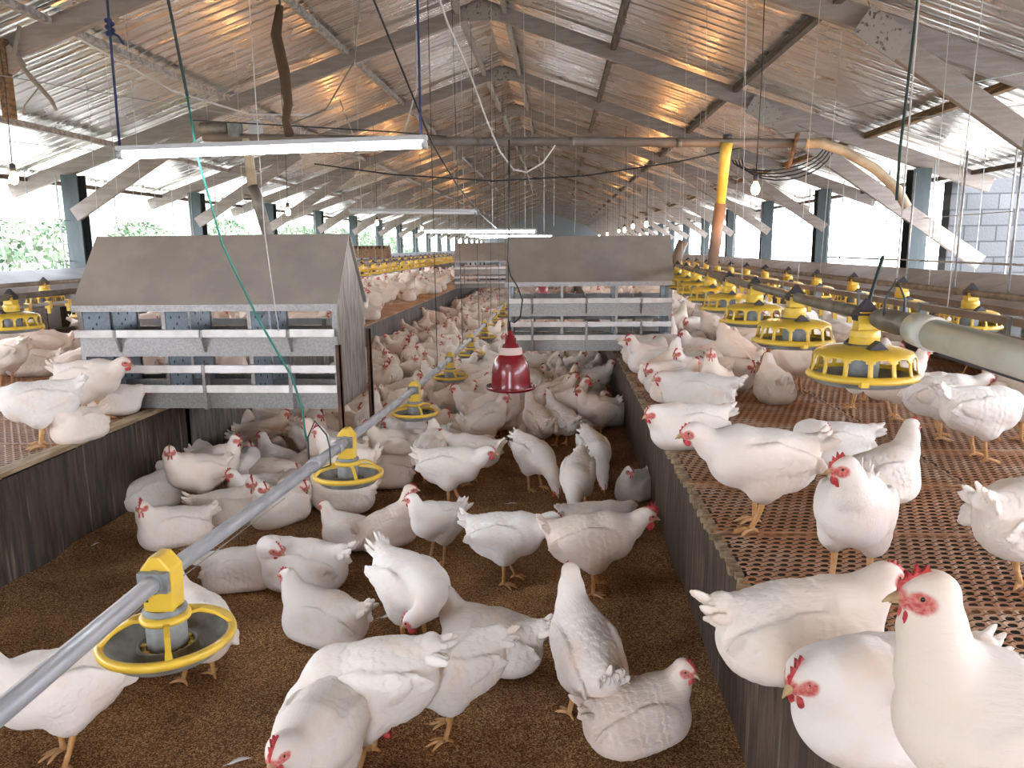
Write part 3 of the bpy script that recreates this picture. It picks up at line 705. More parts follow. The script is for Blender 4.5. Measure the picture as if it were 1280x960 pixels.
# ------------------------------------------------------------------ overhead feed supply pipe, drops, motor, hose
YP = 6.06
sp = MB(); sp.tube([(-2.75, YP, 2.46), (-.97, YP, 2.395), (.5, YP, 2.365), (1.85, YP, 2.33)], .034, 16)
o = sp.build('supply_pipe', M['ductg']); tag(o, 'long brown feed supply pipe crossing above the pit behind the lit tube', 'pipe')
for x in (-.6, .1, .9):
    b = MB(); z = 2.395 - (x + .97) * .022; b.tube([(x - .02, YP, z), (x + .02, YP, z)], .037, 16); b.build('pipe_coupling', M['pipe_d'], o)
b = MB(); b.tube([(1.83, YP, 2.33), (1.95, YP, 2.33), (2.12, YP, 2.27), (2.35, YP, 2.14), (2.52, YP, 1.99), (2.60, YP, 1.86)], .036, 14)
tag(b.build('flexible_hose', M['cream']), 'tan flexible hose bending down from the right end of the supply pipe', 'hose')
t = empty('drop_pipe', (1.2, YP, 1.4)); tag(t, 'drop pipe, yellow above and brown below, falling to the right feeder line', 'pipe')
b = MB(); b.tube([(.05, -.03, .94), (.04, -.03, .86), (.02, -.02, .50)], [.045, .042, .036], 16); b.build('upper_tube', M['yellowpipe'], t)
b = MB(); b.tube([(.02, -.02, .50), (-.02, 0, .04)], [.044, .042], 16); b.build('lower_tube', M['duct'], t)
b = MB(); b.tube([(.052, -.03, .97), (.052, -.03, 1.0)], .034, 12); b.build('cap', M['plastic_k'], t)
t = empty('drop_pipe', (-2.36, YP, 1.6)); tag(t, 'cream and grey drop pipe falling behind the near nest box roof', 'pipe')
b = MB(); b.tube([(-.045, 0, .84), (-.045, 0, .80), (-.03, 0, .48)], [.042, .036, .036], 16); b.build('upper_tube', M['cream'], t)
b = MB(); b.tube([(-.03, 0, .48), (0, -.01, .40), (.14, -.06, -.1)], [.045, .042, .042], 16); b.build('lower_tube', M['pipe_d'], t)
b = MB(); b.tube([(-.10, 0, .40), (.04, 0, .40)], .022, 10); b.build('clamp', M['pipe_d'], t)
t = empty('auger_motor', (-2.62, YP, 2.45)); tag(t, 'grey auger motor on the left end of the supply pipe', 'motor')
b = MB(); b.tube([(-.16, 0, .07), (-.145, 0, .07), (.06, 0, .07), (.075, 0, .07)], [.035, .05, .05, .04], 18); b.build('motor_body', M['pipe_d'], t)
b = MB(); b.box((.08, -.05, .0), (.17, .05, .11)); b.build('gearbox', M['plastic_g'], t, bevel=.01)
b = MB(); b.box((.24, -.035, .02), (.33, .035, .12)); b.tube([(.28, 0, .12), (.28, 0, .155)], .010, 8); b.build('junction_box', M['housing'], t, bevel=.006)
t = empty('feed_hopper_tube', (1.30, 8.9, 1.3)); tag(t, 'short leaning brown tube with clamp rising right of the right nest box', 'pipe')
b = MB(); b.tube([(.0, 0, .06), (.10, 0, .34)], [.062, .058], 16); b.build('tube', M['duct'], t)
b = MB(); b.tube([(-.035, 0, -.05), (.01, 0, .08)], [.075, .08], 16); b.build('cup', M['pipe_d'], t)

# ------------------------------------------------------------------ fluorescent tubes
def tube_lamp(x0, x1, y, z0, z1, lab, lit=True):
    t = empty('tube_light', ((x0 + x1) / 2, y, (z0 + z1) / 2)); tag(t, lab, 'tube light'); h = (x1 - x0) / 2; dz = (z1 - z0) / 2
    b = MB(); b.tube([(-h + .02, 0, -dz), (h - .02, 0, dz)], .0135, 12); b.build('tube', M['tube'] if lit else M['tube_off'], t)
    for s in (-1, 1):
        b = MB(); b.tube([(s * h, 0, s * dz), (s * (h - .022), 0, s * (dz - .001))], .0155, 12); b.build('end_cap', M['housing'], t)
    b = MB(); b.beam((-h, .0, -dz + .026), (h, .0, dz + .026), .032, .018); b.build('batten', M['housing'], t)
    if y > 5:
        for s in (-.8, .8):
            xx = (x0 + x1) / 2 + s * h; b = MB(); b.tube([(s * h, 0, .03), (s * h, 0, roofz(xx) + .085 - (z0 + z1) / 2)], .003, 5); b.build('wire', M['rope_w'], t)
tube_lamp(-1.72, -.50, 3.02, 1.965, 1.985, 'lit white fluorescent tube hanging over the near pit')
tube_lamp(-1.97, -.76, 7.3, 1.93, 1.91, 'unlit fluorescent tube hanging beyond the supply pipe', False)
tube_lamp(-1.45, -.23, 8.3, 1.765, 1.75, 'second lit fluorescent tube, above the drinker hose')
tube_lamp(-1.3, -.08, 11.2, 1.755, 1.73, 'third lit fluorescent tube, just beyond the second')
tube_lamp(-1.6, -.4, 15.5, 1.78, 1.78, 'fourth lit fluorescent tube farther down the pit')

# ------------------------------------------------------------------ incandescent bulbs on drop wires
def bulb(x, y, z, lab):
    t = empty('light_bulb', (x, y, z)); tag(t, lab, 'light bulb', 'warm bulbs along the shed')
    b = MB(); b.lathe([(.001, -.052), (.018, -.046), (.028, -.028), (.030, -.010), (.024, .012), (.014, .030), (.013, .038)], 20); b.build('glass', M['bulb'], t)
    b = MB(); b.lathe([(.015, .036), (.019, .040), (.020, .085), (.008, .095), (.001, .096)], 16); b.build('socket', M['plastic_k'], t)
    zt = roofz(x) - z - .02
    b = MB(); b.tube([(0, 0, .09), (.012, .01, zt * .5), (0, 0, zt + .10)], .0035, 6); b.build('drop_wire', M['cable_k'], t)
for i in range(0, 7):
    y = 4.5 + 4.45 * i
    bulb(-3.13 if i else -3.89, y if i else 5.45, 2.03 if i else 2.125, ['glowing bulb nearest the left edge of the photo', 'glowing bulb above the roof of the near nest box', 'glowing bulb right of the near nest box'][i] if i < 3 else 'small distant glowing bulb on the left side')
for i, (x, y, z) in enumerate([(1.38, 5.65, 1.99), (1.35, 12.2, 1.92), (1.5, 16.0, 1.98), (1.2, 14.4, 1.88), (1.6, 21, 1.98), (1.6, 26, 1.98), (1.6, 31, 1.98)]):
    bulb(x, y, z, 'glowing bulb right of the yellow drop pipe' if i == 0 else 'small distant glowing bulb on the right side')
bulb(1.55, .9, 2.02, 'glowing bulb over the near right slats')
bulb(-3.13, .05, 2.03, 'glowing bulb over the near left slats')

# ------------------------------------------------------------------ ropes, cords and cables
def cord(pts, r, m, lab, name='suspension_cord', cat='cord', group=None):
    b = MB(); b.tube(pts, r, 7); o = b.build(name, m); tag(o, lab, cat, group); return o
cord([(-1.62, 3.13, 3.95), (-1.52, 3.13, 2.56), (-1.47, 3.12, 2.2)], .006, M['rope_dg'], 'dark upper length of the green rope, above the lit tube', 'rope', 'rope')
cord([(-1.47, 3.12, 2.2), (-1.44, 3.10, 1.97), (-1.36, 3.09, 1.62), (-1.23, 3.08, 1.32), (-1.10, 3.07, 1.08), (-1.06, 3.06, .95), (-1.052, 3.05, .86), (-1.045, 3.05, .81)], .0046, M['rope_g'], 'green rope sloping down to hold up the pit feed pipe', 'rope', 'rope')
b = MB(); zz = pit_pipe(3.05); b.tube([(PXL - .045, 3.05, zz - .02), (PXL - .045, 3.05, zz + .10), (PXL - .012, 3.05, zz + .17), (PXL + .035, 3.05, zz + .11), (PXL + .045, 3.05, zz + .06), (PXL + .045, 3.05, zz - .02), (PXL, 3.05, zz - .035), (PXL - .045, 3.05, zz - .02)], .0035, 6)
tag(b.build('wire_hanger', M['steel']), 'bent wire hanger around the pit pipe at the green rope', 'hanger')
cord([(-1.80, 3.12, 3.9), (-1.76, 3.12, 2.56), (-1.715, 3.03, 2.0)], .005, M['rope_b'], 'dark blue cord holding the left end of the near lit tube')
b = MB()
for k in range(5): b.ellip((-1.765 + .01 * (k % 2), 3.12, 2.44 + .012 * k), (.016, .014, .010), 8, 5)
b.tube([(-1.765, 3.12, 2.45), (-1.73, 3.12, 2.43), (-1.71, 3.12, 2.40)], .005, 5); tag(b.build('cord_knot', M['rope_b']), 'knot of blue cord left of the green rope', 'knot')
cord([(-.57, 3.22, 4.15), (-.55, 3.19, 2.55), (-.53, 3.06, 2.01)], .005, M['rope_b'], 'blue cord holding the right end of the near lit tube')
cord([(-1.12, 3.6, 3.6), (-.96, 4.24, 2.87), (-.82, 5.16, 2.26), (-.77, 6.0, 2.06), (-.70, 7.13, 1.88), (-.65, 8.13, 1.79)], .006, M['cable_k'], 'black cable sloping past the right end of the near tube', 'power_cable', 'cable')
cord([(1.42, 3.31, 3.4), (1.40, 3.31, 2.53), (1.33, 3.2, 1.95), (1.29, 3.1, 1.76)], .0055, M['rope_dg'], 'dark green rope dropping on the right above the near feeder', 'rope', 'rope')
cord([(1.06, 2.62, 1.555), (1.0, 2.55, 1.42), (.93, 2.5, 1.30), (.905, 2.48, 1.285)], .006, M['rope_dg'], 'short taut green rope end tied at the nearest caged feeder', 'rope', 'rope')
b = MB(); b.tube([(.93, 2.26, 1.36), (.93, 2.26, 1.44), (.957, 2.26, 1.50), (.985, 2.26, 1.44), (.985, 2.26, 1.36)], .0035, 6); tag(b.build('wire_hanger', M['steel']), 'bent wire hanger over the coupling of the right feed pipe', 'hanger')
b = MB(); b.tube([(.957, 2.26, 1.49), (.965, 2.26, roofz(.965))], .0025, 5); tag(b.build('suspension_cord', M['rope_w']), 'thin pale cord above the coupling of the right feed pipe', 'cord')
cord([(-3.85, 6.15, 3.30), (-3.45, 7.0, 3.0), (-3.1, 7.9, 2.93), (-2.75, 8.7, 3.05), (-2.55, 9.3, 3.25)], .010, M['cable_w'], 'white cable drooping below a purlin under the left roof', 'power_cable', 'cable')
cord([(-2.55, 9.3, 3.3), (-2.35, 9.0, 2.9), (-2.2, 8.6, 2.62), (-1.9, 8.3, 2.6), (-1.6, 8.2, 2.75), (-1.45, 8.2, 3.2), (-1.4, 8.0, 3.7)], .009, M['cable_w'], 'pale cable hanging in a loop behind the bark stick', 'power_cable', 'cable')
cord([(-1.5, 5.5, 3.9), (-1.35, 5.6, 3.4), (-1.45, 5.7, 2.9), (-1.7, 5.8, 2.6), (-2.1, 5.95, 2.5)], .006, M['pipe_d'], 'grey wire curling from the roof to the auger motor', 'power_cable', 'cable')
cord([(-2.75, 5.9, 2.56), (-2.1, 5.8, 2.50), (-1.2, 5.7, 2.42), (-.8, 5.7, 2.38)], .005, M['cable_k'], 'thin black wire strung along the supply pipe', 'power_cable', 'cable')
cord([(-1.9, 6.1, 2.25), (-1.3, 6.1, 2.16), (-.5, 6.12, 2.10), (.2, 6.14, 2.13), (.9, 6.12, 2.22), (1.5, 6.1, 2.34)], .006, M['cable_k'], 'dark cable sagging below the supply pipe', 'power_cable', 'cable')
cord([(-1.0, 4.2, 4.2), (-.85, 4.5, 3.5), (-.68, 5.0, 2.95), (-.60, 5.5, 2.75), (-.52, 5.8, 2.5), (-.44, 5.95, 2.30), (-.34, 6.0, 2.17), (-.24, 6.0, 2.15), (-.12, 6.02, 2.22), (-.02, 6.05, 2.36)], .007, M['cable_w'], 'pale hose curving down from the ridge to the supply pipe', 'hose', 'hose')
cord([(-.3, 6.05, 2.36), (-.2, 6.05, 2.0)], .004, M['pipe_d'], 'short grey wire under the supply pipe')
# cable coils near the right hose
for k in range(4):
    b = MB(); pts = []
    for q in range(13):
        a = PI + PI * q / 12; pts.append((2.05 + .42 * math.cos(a) + .03 * k, 7.6, 2.38 + (.16 + .03 * k) * math.sin(a) + .12 * q / 12))
    b.tube(pts, .007, 6); tag(b.build('cable_loop', M['cable_k']), 'black cable hanging in a low loop beside the tan flexible hose', 'cable', 'cable loops by the flexible hose')
# thin pale lift cords down to each feeder line
rs = random.Random(31)
for fx, z, y0, n, st, grp, side in ((lineR1, 1.40, 4.6, 14, 1.72, 'lift cords of the right inner line', 'right inner'), (lambda y: 2.27, 1.34, 4.9, 12, 2.0, 'lift cords of the right outer line', 'right outer'),
                      (lambda y: -3.37, 1.37, 4.2, 12, 2.0, 'lift cords of the left inner line', 'left inner'), (lambda y: -4.55, 1.34, 5.5, 12, 2.0, 'lift cords of the left outer line', 'left outer'),
                      (lambda y: 1.66, 1.32, 3.4, 12, 2.1, 'lift cords of the right drinker line', 'right drinker'), (lambda y: -3.98, 1.30, 4.8, 12, 2.1, 'lift cords of the left drinker line', 'left drinker')):
    for k in range(n):
        y = y0 + st * k; x = fx(y)
        cord([(x, y, z), (x + rs.uniform(-.06, .06), y, roofz(x) + .085)], .0022, M['rope_w'], 'thin white cord holding up the %s line' % side, 'lift_cord', 'cord', grp)
for k in range(10):
    y = 6.2 + 1.7 * k; cord([(PXL, y, pit_pipe(y)), (PXL + rs.uniform(-.05, .05), y, roofz(PXL) + .085)], .003, M['rope_dg'], 'thin dark cord holding up the far part of the pit pipe', 'lift_cord', 'cord', 'lift cords of the pit line')
cord([(-1.72, 4.62, 1.10), (-1.74, 4.55, 1.7), (-1.76, 4.6, 2.4), (-1.8, 4.7, roofz(-1.8))], .003, M['rope_w'], 'thin pale cord passing in front of the near nest box roof')
for xx, yy in ((-1.3, 9.8), (-.75, 8.9), (-.2, 10.5), (.25, 12.0), (-1.6, 12.5), (-.9, 13.5), (-.05, 8.1)):
    cord([(xx, yy, 1.8), (xx + .02, yy, roofz(xx) + .085)], .0028, M['rope_w'], 'thin white cord hanging free from the ridge over the pit', 'lift_cord', 'cord', 'free white cords over the pit')
# tension wires across the bays (diagonal on the right, long strands on the left)
for k, (a, c) in enumerate((((1.3, 5.2, 2.35), (3.4, 5.0, 2.70)), ((1.0, 7.6, 2.5), (3.7, 6.2, 2.62)), ((-4.2, 4.2, 2.75), (-1.9, 8.6, 2.75)), ((-4.9, 6.5, 2.55), (-2.4, 11, 2.5)))):
    cord([a, c], .003, M['wire'], 'thin tension wire strung under the %s roof' % ('right' if k < 2 else 'left'), 'tension_wire', 'wire', 'tension wires right' if k < 2 else 'tension wires left')
# the guide wire beside the pit pipe
cord([(PXL - .10, .8, .80), (PXL - .12, 1.8, .66), (PXL - .14, 3.0, .58)], .0016, M['wire'], 'thin steel wire running low beside the near pit pipe', 'tension_wire', 'wire')

# sticks and rods
b = MB(); b.tube([(-1.98, 5.75, 3.30), (-2.01, 5.72, 3.10), (-1.96, 5.70, 2.85), (-1.93, 5.66, 2.62), (-1.95, 5.64, 2.50), (-1.92, 5.62, 2.40)], [.026, .038, .040, .032, .026, .034], 10)
b.tube([(-1.98, 5.75, 3.28), (-2.0, 5.8, 3.6), (-2.0, 5.8, roofz(-2))], .008, 5, 1); tag(b.build('bark_stick', [M['stick'], M['steel']]), 'rough dark bark stick hanging above the lit tube', 'stick')
b = MB(); b.tube([(-3.75, 5.5, 3.15), (-3.82, 5.5, 2.95), (-3.72, 5.5, 2.82), (-3.58, 5.5, 2.65), (-3.55, 5.5, 2.58)], [.012, .015, .018, .016, .01], 8); b.tube([(-3.66, 5.5, 2.74), (-3.78, 5.5, 2.62), (-3.8, 5.5, 2.56)], .005, 5)
tag(b.build('bent_twig', M['twig']), 'bent pale twig caught under the left roof', 'twig')
b = MB(); b.box((-4.30, 5.98, 2.62), (-4.22, 6.04, 3.20)); tag(b.build('timber_stub', M['brownwood']), 'short brown timber stub at the upper left edge of the photo', 'timber')
b = MB(); b.beam((1.70, YP - .043, 2.14), (1.76, YP - .043, 2.40), .05, .02); tag(b.build('wood_wedge', M['brownwood']), 'small brown wood wedge against the right end of the supply pipe', 'wedge')
t = empty('rail_stand', (3.0, 5.7, 1.3)); tag(t, 'thin galvanised rods and rail standing over the right outer nests', 'rail')
for y in (-.34, .37, 1.2):
    b = MB(); b.tube([(0, y, -.1), (.01, y, 1.03 - (y + .34) * .1)], .008, 6); b.build('rod', M['pipe'], t)
b = MB(); b.tube([(0, -2.5, .15), (0, 3.2, .15)], .006, 6); b.build('rail', M['pipe'], t)
b = MB(); b.box((-.36, -.2, 0), (.36, .2, .05)) 
for k in range(8): b.tube([(-.3 + .085 * k, 0, .05), (-.3 + .085 * k, 0, .28)], [.04, .03], 8)
o = b.build('egg_tray_stack', M['brownwood']); o.location = (-5.1, 22, 1.32); tag(o, 'dark brown ridged crate on the left nest lid', 'crate')
b = MB(); b.prism([(-.42, 0), (.42, 0), (.42, .22), (-.42, .22)], 'y', -.25, .25)
for k in range(9): b.prism([(-.44 + .098 * k, .22), (-.36 + .098 * k, .22), (-.40 + .098 * k, .30)], 'y', -.25, .25)
bpy.data.objects.remove(o); o = b.build('ridged_crate', M['brownwood']); o.location = (-4.7, 19.5, 1.35); tag(o, 'dark brown ridged crate behind the left feeder rows', 'crate')
# ------------------------------------------------------------------ hens: smooth-blended distance field -> one continuous skin
def feather_mat(name='white_plumage', warm=0):
    m = bpy.data.materials.new(name); m.use_nodes = True; nt = m.node_tree; N = nt.nodes; L = nt.links; b = N['Principled BSDF']
    b.inputs['Roughness'].default_value = 0.75; b.inputs['Specular IOR Level'].default_value = 0.2
    b.inputs['Sheen Weight'].default_value = 0.15
    tc = N.new('ShaderNodeTexCoord'); oi = N.new('ShaderNodeObjectInfo')
    cr = N.new('ShaderNodeValToRGB'); e = cr.color_ramp.elements
    e[0].color = (0.84, 0.80, 0.76, 1); e[1].color = (0.86, 0.83, 0.80, 1); k = e.new(.5); k.color = (0.82, 0.74, 0.66, 1); k = e.new(.8); k.color = (0.83, 0.70, 0.60, 1)
    cr.color_ramp.elements[-1].color = (0.85, 0.83, 0.81, 1)
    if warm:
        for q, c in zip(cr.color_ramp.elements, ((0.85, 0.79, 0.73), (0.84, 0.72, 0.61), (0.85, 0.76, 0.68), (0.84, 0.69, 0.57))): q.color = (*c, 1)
    L.new(oi.outputs['Random'], cr.inputs[0])
    def addv(off):
        a = N.new('ShaderNodeVectorMath'); a.operation = 'ADD'; L.new(tc.outputs['Object'], a.inputs[0])
        s = N.new('ShaderNodeVectorMath'); s.operation = 'SCALE'; c = N.new('ShaderNodeCombineXYZ')
        for i in range(3): L.new(oi.outputs['Random'], c.inputs[i])
        L.new(c.outputs[0], s.inputs[0]); s.inputs['Scale'].default_value = off; L.new(s.outputs[0], a.inputs[1]); return a
    a = addv(37.0)
    n1 = N.new('ShaderNodeTexNoise'); n1.inputs['Scale'].default_value = 9; n1.inputs['Detail'].default_value = 4; L.new(a.outputs[0], n1.inputs['Vector'])
    mr = N.new('ShaderNodeMapRange'); mr.inputs[1].default_value = .52; mr.inputs[2].default_value = .78; mr.inputs[4].default_value = .55; L.new(n1.outputs['Fac'], mr.inputs[0])
    mx = N.new('ShaderNodeMix'); mx.data_type = 'RGBA'; L.new(mr.outputs[0], mx.inputs[0]); L.new(cr.outputs[0], mx.inputs[6]); mx.inputs[7].default_value = (0.82, 0.62, 0.48, 1)
    at = N.new('ShaderNodeAttribute'); at.attribute_name = 'skin'
    n3 = N.new('ShaderNodeTexNoise'); n3.inputs['Scale'].default_value = 140; L.new(tc.outputs['Object'], n3.inputs['Vector'])
    rc = N.new('ShaderNodeValToRGB'); rc.color_ramp.elements[0].color = (0.52, 0.085, 0.075, 1); rc.color_ramp.elements[1].color = (0.66, 0.25, 0.21, 1)
    rc.color_ramp.elements[0].position = .35; rc.color_ramp.elements[1].position = .65; L.new(n3.outputs['Fac'], rc.inputs[0])
    m2 = N.new('ShaderNodeMix'); m2.data_type = 'RGBA'; L.new(at.outputs['Fac'], m2.inputs[0]); L.new(mx.outputs[2], m2.inputs[6]); L.new(rc.outputs[0], m2.inputs[7])
    # soiled belly and vent: dirt attribute
    ad = N.new('ShaderNodeAttribute'); ad.attribute_name = 'dirt'
    m3 = N.new('ShaderNodeMix'); m3.data_type = 'RGBA'; L.new(ad.outputs['Fac'], m3.inputs[0]); L.new(m2.outputs[2], m3.inputs[6]); m3.inputs[7].default_value = (0.42, 0.30, 0.20, 1)
    L.new(m3.outputs[2], b.inputs['Base Color'])
    # fine barbs, stretched along the body
    mp = N.new('ShaderNodeMapping'); mp.inputs['Scale'].default_value = (16, 120, 90); L.new(tc.outputs['Object'], mp.inputs[0])
    n2 = N.new('ShaderNodeTexNoise'); n2.inputs['Scale'].default_value = 1; n2.inputs['Detail'].default_value = 5; n2.inputs['Distortion'].default_value = .6; L.new(mp.outputs[0], n2.inputs['Vector'])
    vo = N.new('ShaderNodeTexVoronoi'); vo.inputs['Scale'].default_value = 1; vo.feature = 'SMOOTH_F1'
    mp2 = N.new('ShaderNodeMapping'); mp2.inputs['Scale'].default_value = (24, 40, 36); L.new(tc.outputs['Object'], mp2.inputs[0]); L.new(mp2.outputs[0], vo.inputs['Vector'])
    ml = N.new('ShaderNodeMath'); ml.operation = 'MULTIPLY_ADD'; L.new(vo.outputs['Distance'], ml.inputs[0]); ml.inputs[1].default_value = .7; L.new(n2.outputs['Fac'], ml.inputs[2])
    bp = N.new('ShaderNodeBump'); bp.inputs['Strength'].default_value = .35; bp.inputs['Distance'].default_value = .005
    L.new(ml.outputs[0], bp.inputs['Height']); L.new(bp.outputs[0], b.inputs['Normal'])
    return m
M['plume'] = feather_mat(); M['plume_warmlit'] = feather_mat('warm_lit_plumage', 1)  # crowd copy has the bulbs' warm light painted into its feather colour
M['shank'] = mat('orange_scaly_leg', (0.60, 0.31, 0.10), 0.55, bump=.4, bscale=160, var=(0.66, 0.40, 0.20), vscale=40)
M['comb'] = mat('red_comb', (0.46, 0.018, 0.03), 0.45, bump=.3, bscale=150, var=(0.60, 0.07, 0.07), vscale=60)
M['beak'] = mat('horn_beak', (0.58, 0.42, 0.22), 0.4, var=(0.40, 0.24, 0.12), vscale=50)
M['eye'] = mat('dark_eye', (0.015, 0.01, 0.01), 0.1)
M['iris'] = mat('amber_iris', (0.45, 0.20, 0.06), 0.3)

def rotY(a):  # pitch, positive lifts +x
    c, s = math.cos(a), math.sin(a); return np.array([[c, 0, -s], [0, 1, 0], [s, 0, c]])
def rotZ(a):
    c, s = math.cos(a), math.sin(a); return np.array([[c, -s, 0], [s, c, 0], [0, 0, 1]])

class Field:
    def __init__(s, lo, hi, h):
        s.h = h; s.lo = np.array(lo, np.float32)
        ax = [np.arange(lo[i], hi[i] + h, h, dtype=np.float32) for i in range(3)]
        s.X, s.Y, s.Z = np.meshgrid(*ax, indexing='ij'); s.d = np.full(s.X.shape, 1.0, np.float32); s.ax = ax
    def _sub(s, c, rad):
        sl_ = []
        for i in range(3):
            a = np.searchsorted(s.ax[i], c[i] - rad); b = np.searchsorted(s.ax[i], c[i] + rad); sl_.append(slice(max(a, 0), b))
        return tuple(sl_)
    def join(s, sl_, d, k):
        a = s.d[sl_]
        if k > 0:
            hh = np.clip(.5 + .5 * (a - d) / k, 0, 1); s.d[sl_] = a * (1 - hh) + d * hh - k * hh * (1 - hh)
        else: s.d[sl_] = np.minimum(a, d)
    def ell(s, c, r, k=.03, rot=None):
        c = np.array(c, np.float32); sl_ = s._sub(c, max(r) + k * 1.5 + .02)
        x, y, z = s.X[sl_] - c[0], s.Y[sl_] - c[1], s.Z[sl_] - c[2]
        if rot is not None: x, y, z = (rot[0, 0] * x + rot[1, 0] * y + rot[2, 0] * z, rot[0, 1] * x + rot[1, 1] * y + rot[2, 1] * z, rot[0, 2] * x + rot[1, 2] * y + rot[2, 2] * z)
        k0 = np.sqrt((x / r[0]) ** 2 + (y / r[1]) ** 2 + (z / r[2]) ** 2) + 1e-6
        k1 = np.sqrt((x / r[0] ** 2) ** 2 + (y / r[1] ** 2) ** 2 + (z / r[2] ** 2) ** 2) + 1e-6
        s.join(sl_, (k0 * (k0 - 1) / k1).astype(np.float32), k)
    def cone(s, a, b, ra, rb, k=.03):
        a = np.array(a, np.float32); b = np.array(b, np.float32); L_ = b - a; l2 = float(L_ @ L_) + 1e-9
        sl_ = s._sub((a + b) / 2, math.sqrt(l2) / 2 + max(ra, rb) + k * 1.5 + .02)
        x, y, z = s.X[sl_] - a[0], s.Y[sl_] - a[1], s.Z[sl_] - a[2]
        t = np.clip((x * L_[0] + y * L_[1] + z * L_[2]) / l2, 0, 1)
        d = np.sqrt((x - t * L_[0]) ** 2 + (y - t * L_[1]) ** 2 + (z - t * L_[2]) ** 2) - (ra + (rb - ra) * t)
        s.join(sl_, d.astype(np.float32), k)
    def nets(s):
        f = s.d; ins = f < 0
        nx, ny, nz = f.shape
        c = [ins[i:nx - 1 + i, j:ny - 1 + j, k:nz - 1 + k] for i in (0, 1) for j in (0, 1) for k in (0, 1)]
        allv = np.logical_and.reduce(c); anyv = np.logical_or.reduce(c); act = anyv & ~allv
        idx = np.full(act.shape, -1, np.int64); I = np.argwhere(act); idx[act] = np.arange(len(I))
        off = np.array([(i, j, k) for i in (0, 1) for j in (0, 1) for k in (0, 1)])
        V = np.stack([f[I[:, 0] + o[0], I[:, 1] + o[1], I[:, 2] + o[2]] for o in off], 1)
        acc = np.zeros((len(I), 3)); cnt = np.zeros(len(I))
        for a in range(8):
            for b in range(a + 1, 8):
                if np.abs(off[a] - off[b]).sum() != 1: continue
                cr = (V[:, a] < 0) != (V[:, b] < 0); t = V[:, a] / (V[:, a] - V[:, b] + 1e-12)
                p = off[a] + t[:, None] * (off[b] - off[a]); acc[cr] += p[cr]; cnt[cr] += 1
        P = (I + acc / cnt[:, None]) * s.h + s.lo
        quads = []
        for ax in range(3):
            A = ins; sh = [slice(None)] * 3; sh2 = [slice(None)] * 3; sh[ax] = slice(0, -1); sh2[ax] = slice(1, None)
            e = A[tuple(sh)] != A[tuple(sh2)]; E = np.argwhere(e); u, w = [(1, 2), (2, 0), (0, 1)][ax]
            E = E[(E[:, u] > 0) & (E[:, w] > 0) & (E[:, u] < f.shape[u] - 1) & (E[:, w] < f.shape[w] - 1)]
            def cell(du, dw):
                q = E.copy(); q[:, u] += du; q[:, w] += dw; return idx[q[:, 0], q[:, 1], q[:, 2]]
            Q = np.stack([cell(-1, -1), cell(0, -1), cell(0, 0), cell(-1, 0)], 1)
            flip = ~A[E[:, 0], E[:, 1], E[:, 2]]; Q[flip] = Q[flip][:, ::-1]; quads.append(Q)
        return P, np.concatenate(quads)

POSES = {
    # bh body height, bp pitch, neck: list of (x,y,z,r) after the breast, hd: head (yaw, pitch), tail elevation
    'stand': dict(bh=.278, bp=12, neck=[(.150, 0, 0.367, .056), (.172, 0, 0.417, .040), (.182, 0, 0.454, .033)], hd=(0, -6), tail=38),
    'look': dict(bh=.278, bp=14, neck=[(.145, .005, 0.367, .056), (.165, .012, 0.417, .041), (.170, .022, 0.452, .033)], hd=(58, -8), tail=36),
    'tall': dict(bh=.285, bp=26, neck=[(.120, 0, 0.397, .062), (.138, 0, 0.462, .047), (.140, 0, 0.522, .036)], hd=(0, -4), tail=20),
    'talllook': dict(bh=.285, bp=30, neck=[(.115, 0, 0.397, .062), (.130, .01, 0.462, .045), (.128, .018, 0.522, .035)], hd=(75, -4), tail=10),
    'walk': dict(bh=.272, bp=4, neck=[(.175, 0, 0.322, .056), (.215, 0, 0.357, .040), (.238, 0, 0.374, .033)], hd=(0, -16), tail=34),
    'peck': dict(bh=.272, bp=-16, neck=[(.185, 0, .185, .058), (.225, 0, .115, .041), (.240, 0, .068, .032)], hd=(0, -62), tail=30),
    'preen': dict(bh=.272, bp=-4, neck=[(.165, .03, 0.297, .060), (.190, .075, 0.257, .042), (.165, .115, 0.222, .033)], hd=(150, -35), tail=44),
    'drink': dict(bh=.28, bp=20, neck=[(.140, 0, 0.387, .058), (.170, 0, 0.447, .040), (.195, 0, 0.497, .032)], hd=(0, 18), tail=18),
    'sit': dict(bh=.125, bp=6, sit=1, neck=[(.140, 0, .205, .060), (.160, 0, .255, .042), (.170, 0, .288, .033)], hd=(0, -6), tail=30),
    'sitlook': dict(bh=.125, bp=6, sit=1, neck=[(.135, .01, .205, .060), (.152, .02, .250, .042), (.155, .03, .283, .033)], hd=(65, -8), tail=26),
    'situp': dict(bh=.13, bp=16, sit=1, neck=[(.125, 0, .235, .060), (.140, 0, .300, .044), (.145, 0, .345, .034)], hd=(15, -4), tail=30),
    'sitlow': dict(bh=.12, bp=2, sit=1, neck=[(.155, 0, .165, .070), (.185, .01, .185, .048), (.200, .015, .198, .035)], hd=(20, -14), tail=22),
    'sitmid': dict(bh=.122, bp=6, sit=1, neck=[(.145, 0, .190, .064), (.175, .004, .228, .045), (.190, .008, .256, .034)], hd=(-8, -6), tail=12),
    'tuck': dict(bh=.12, bp=0, sit=1, neck=[(.130, .02, .180, .068), (.125, .06, .215, .045), (.085, .085, .222, .034)], hd=(165, -18), tail=24),
}
def smoothstep(x): x = np.clip(x, 0, 1); return x * x * (3 - 2 * x)

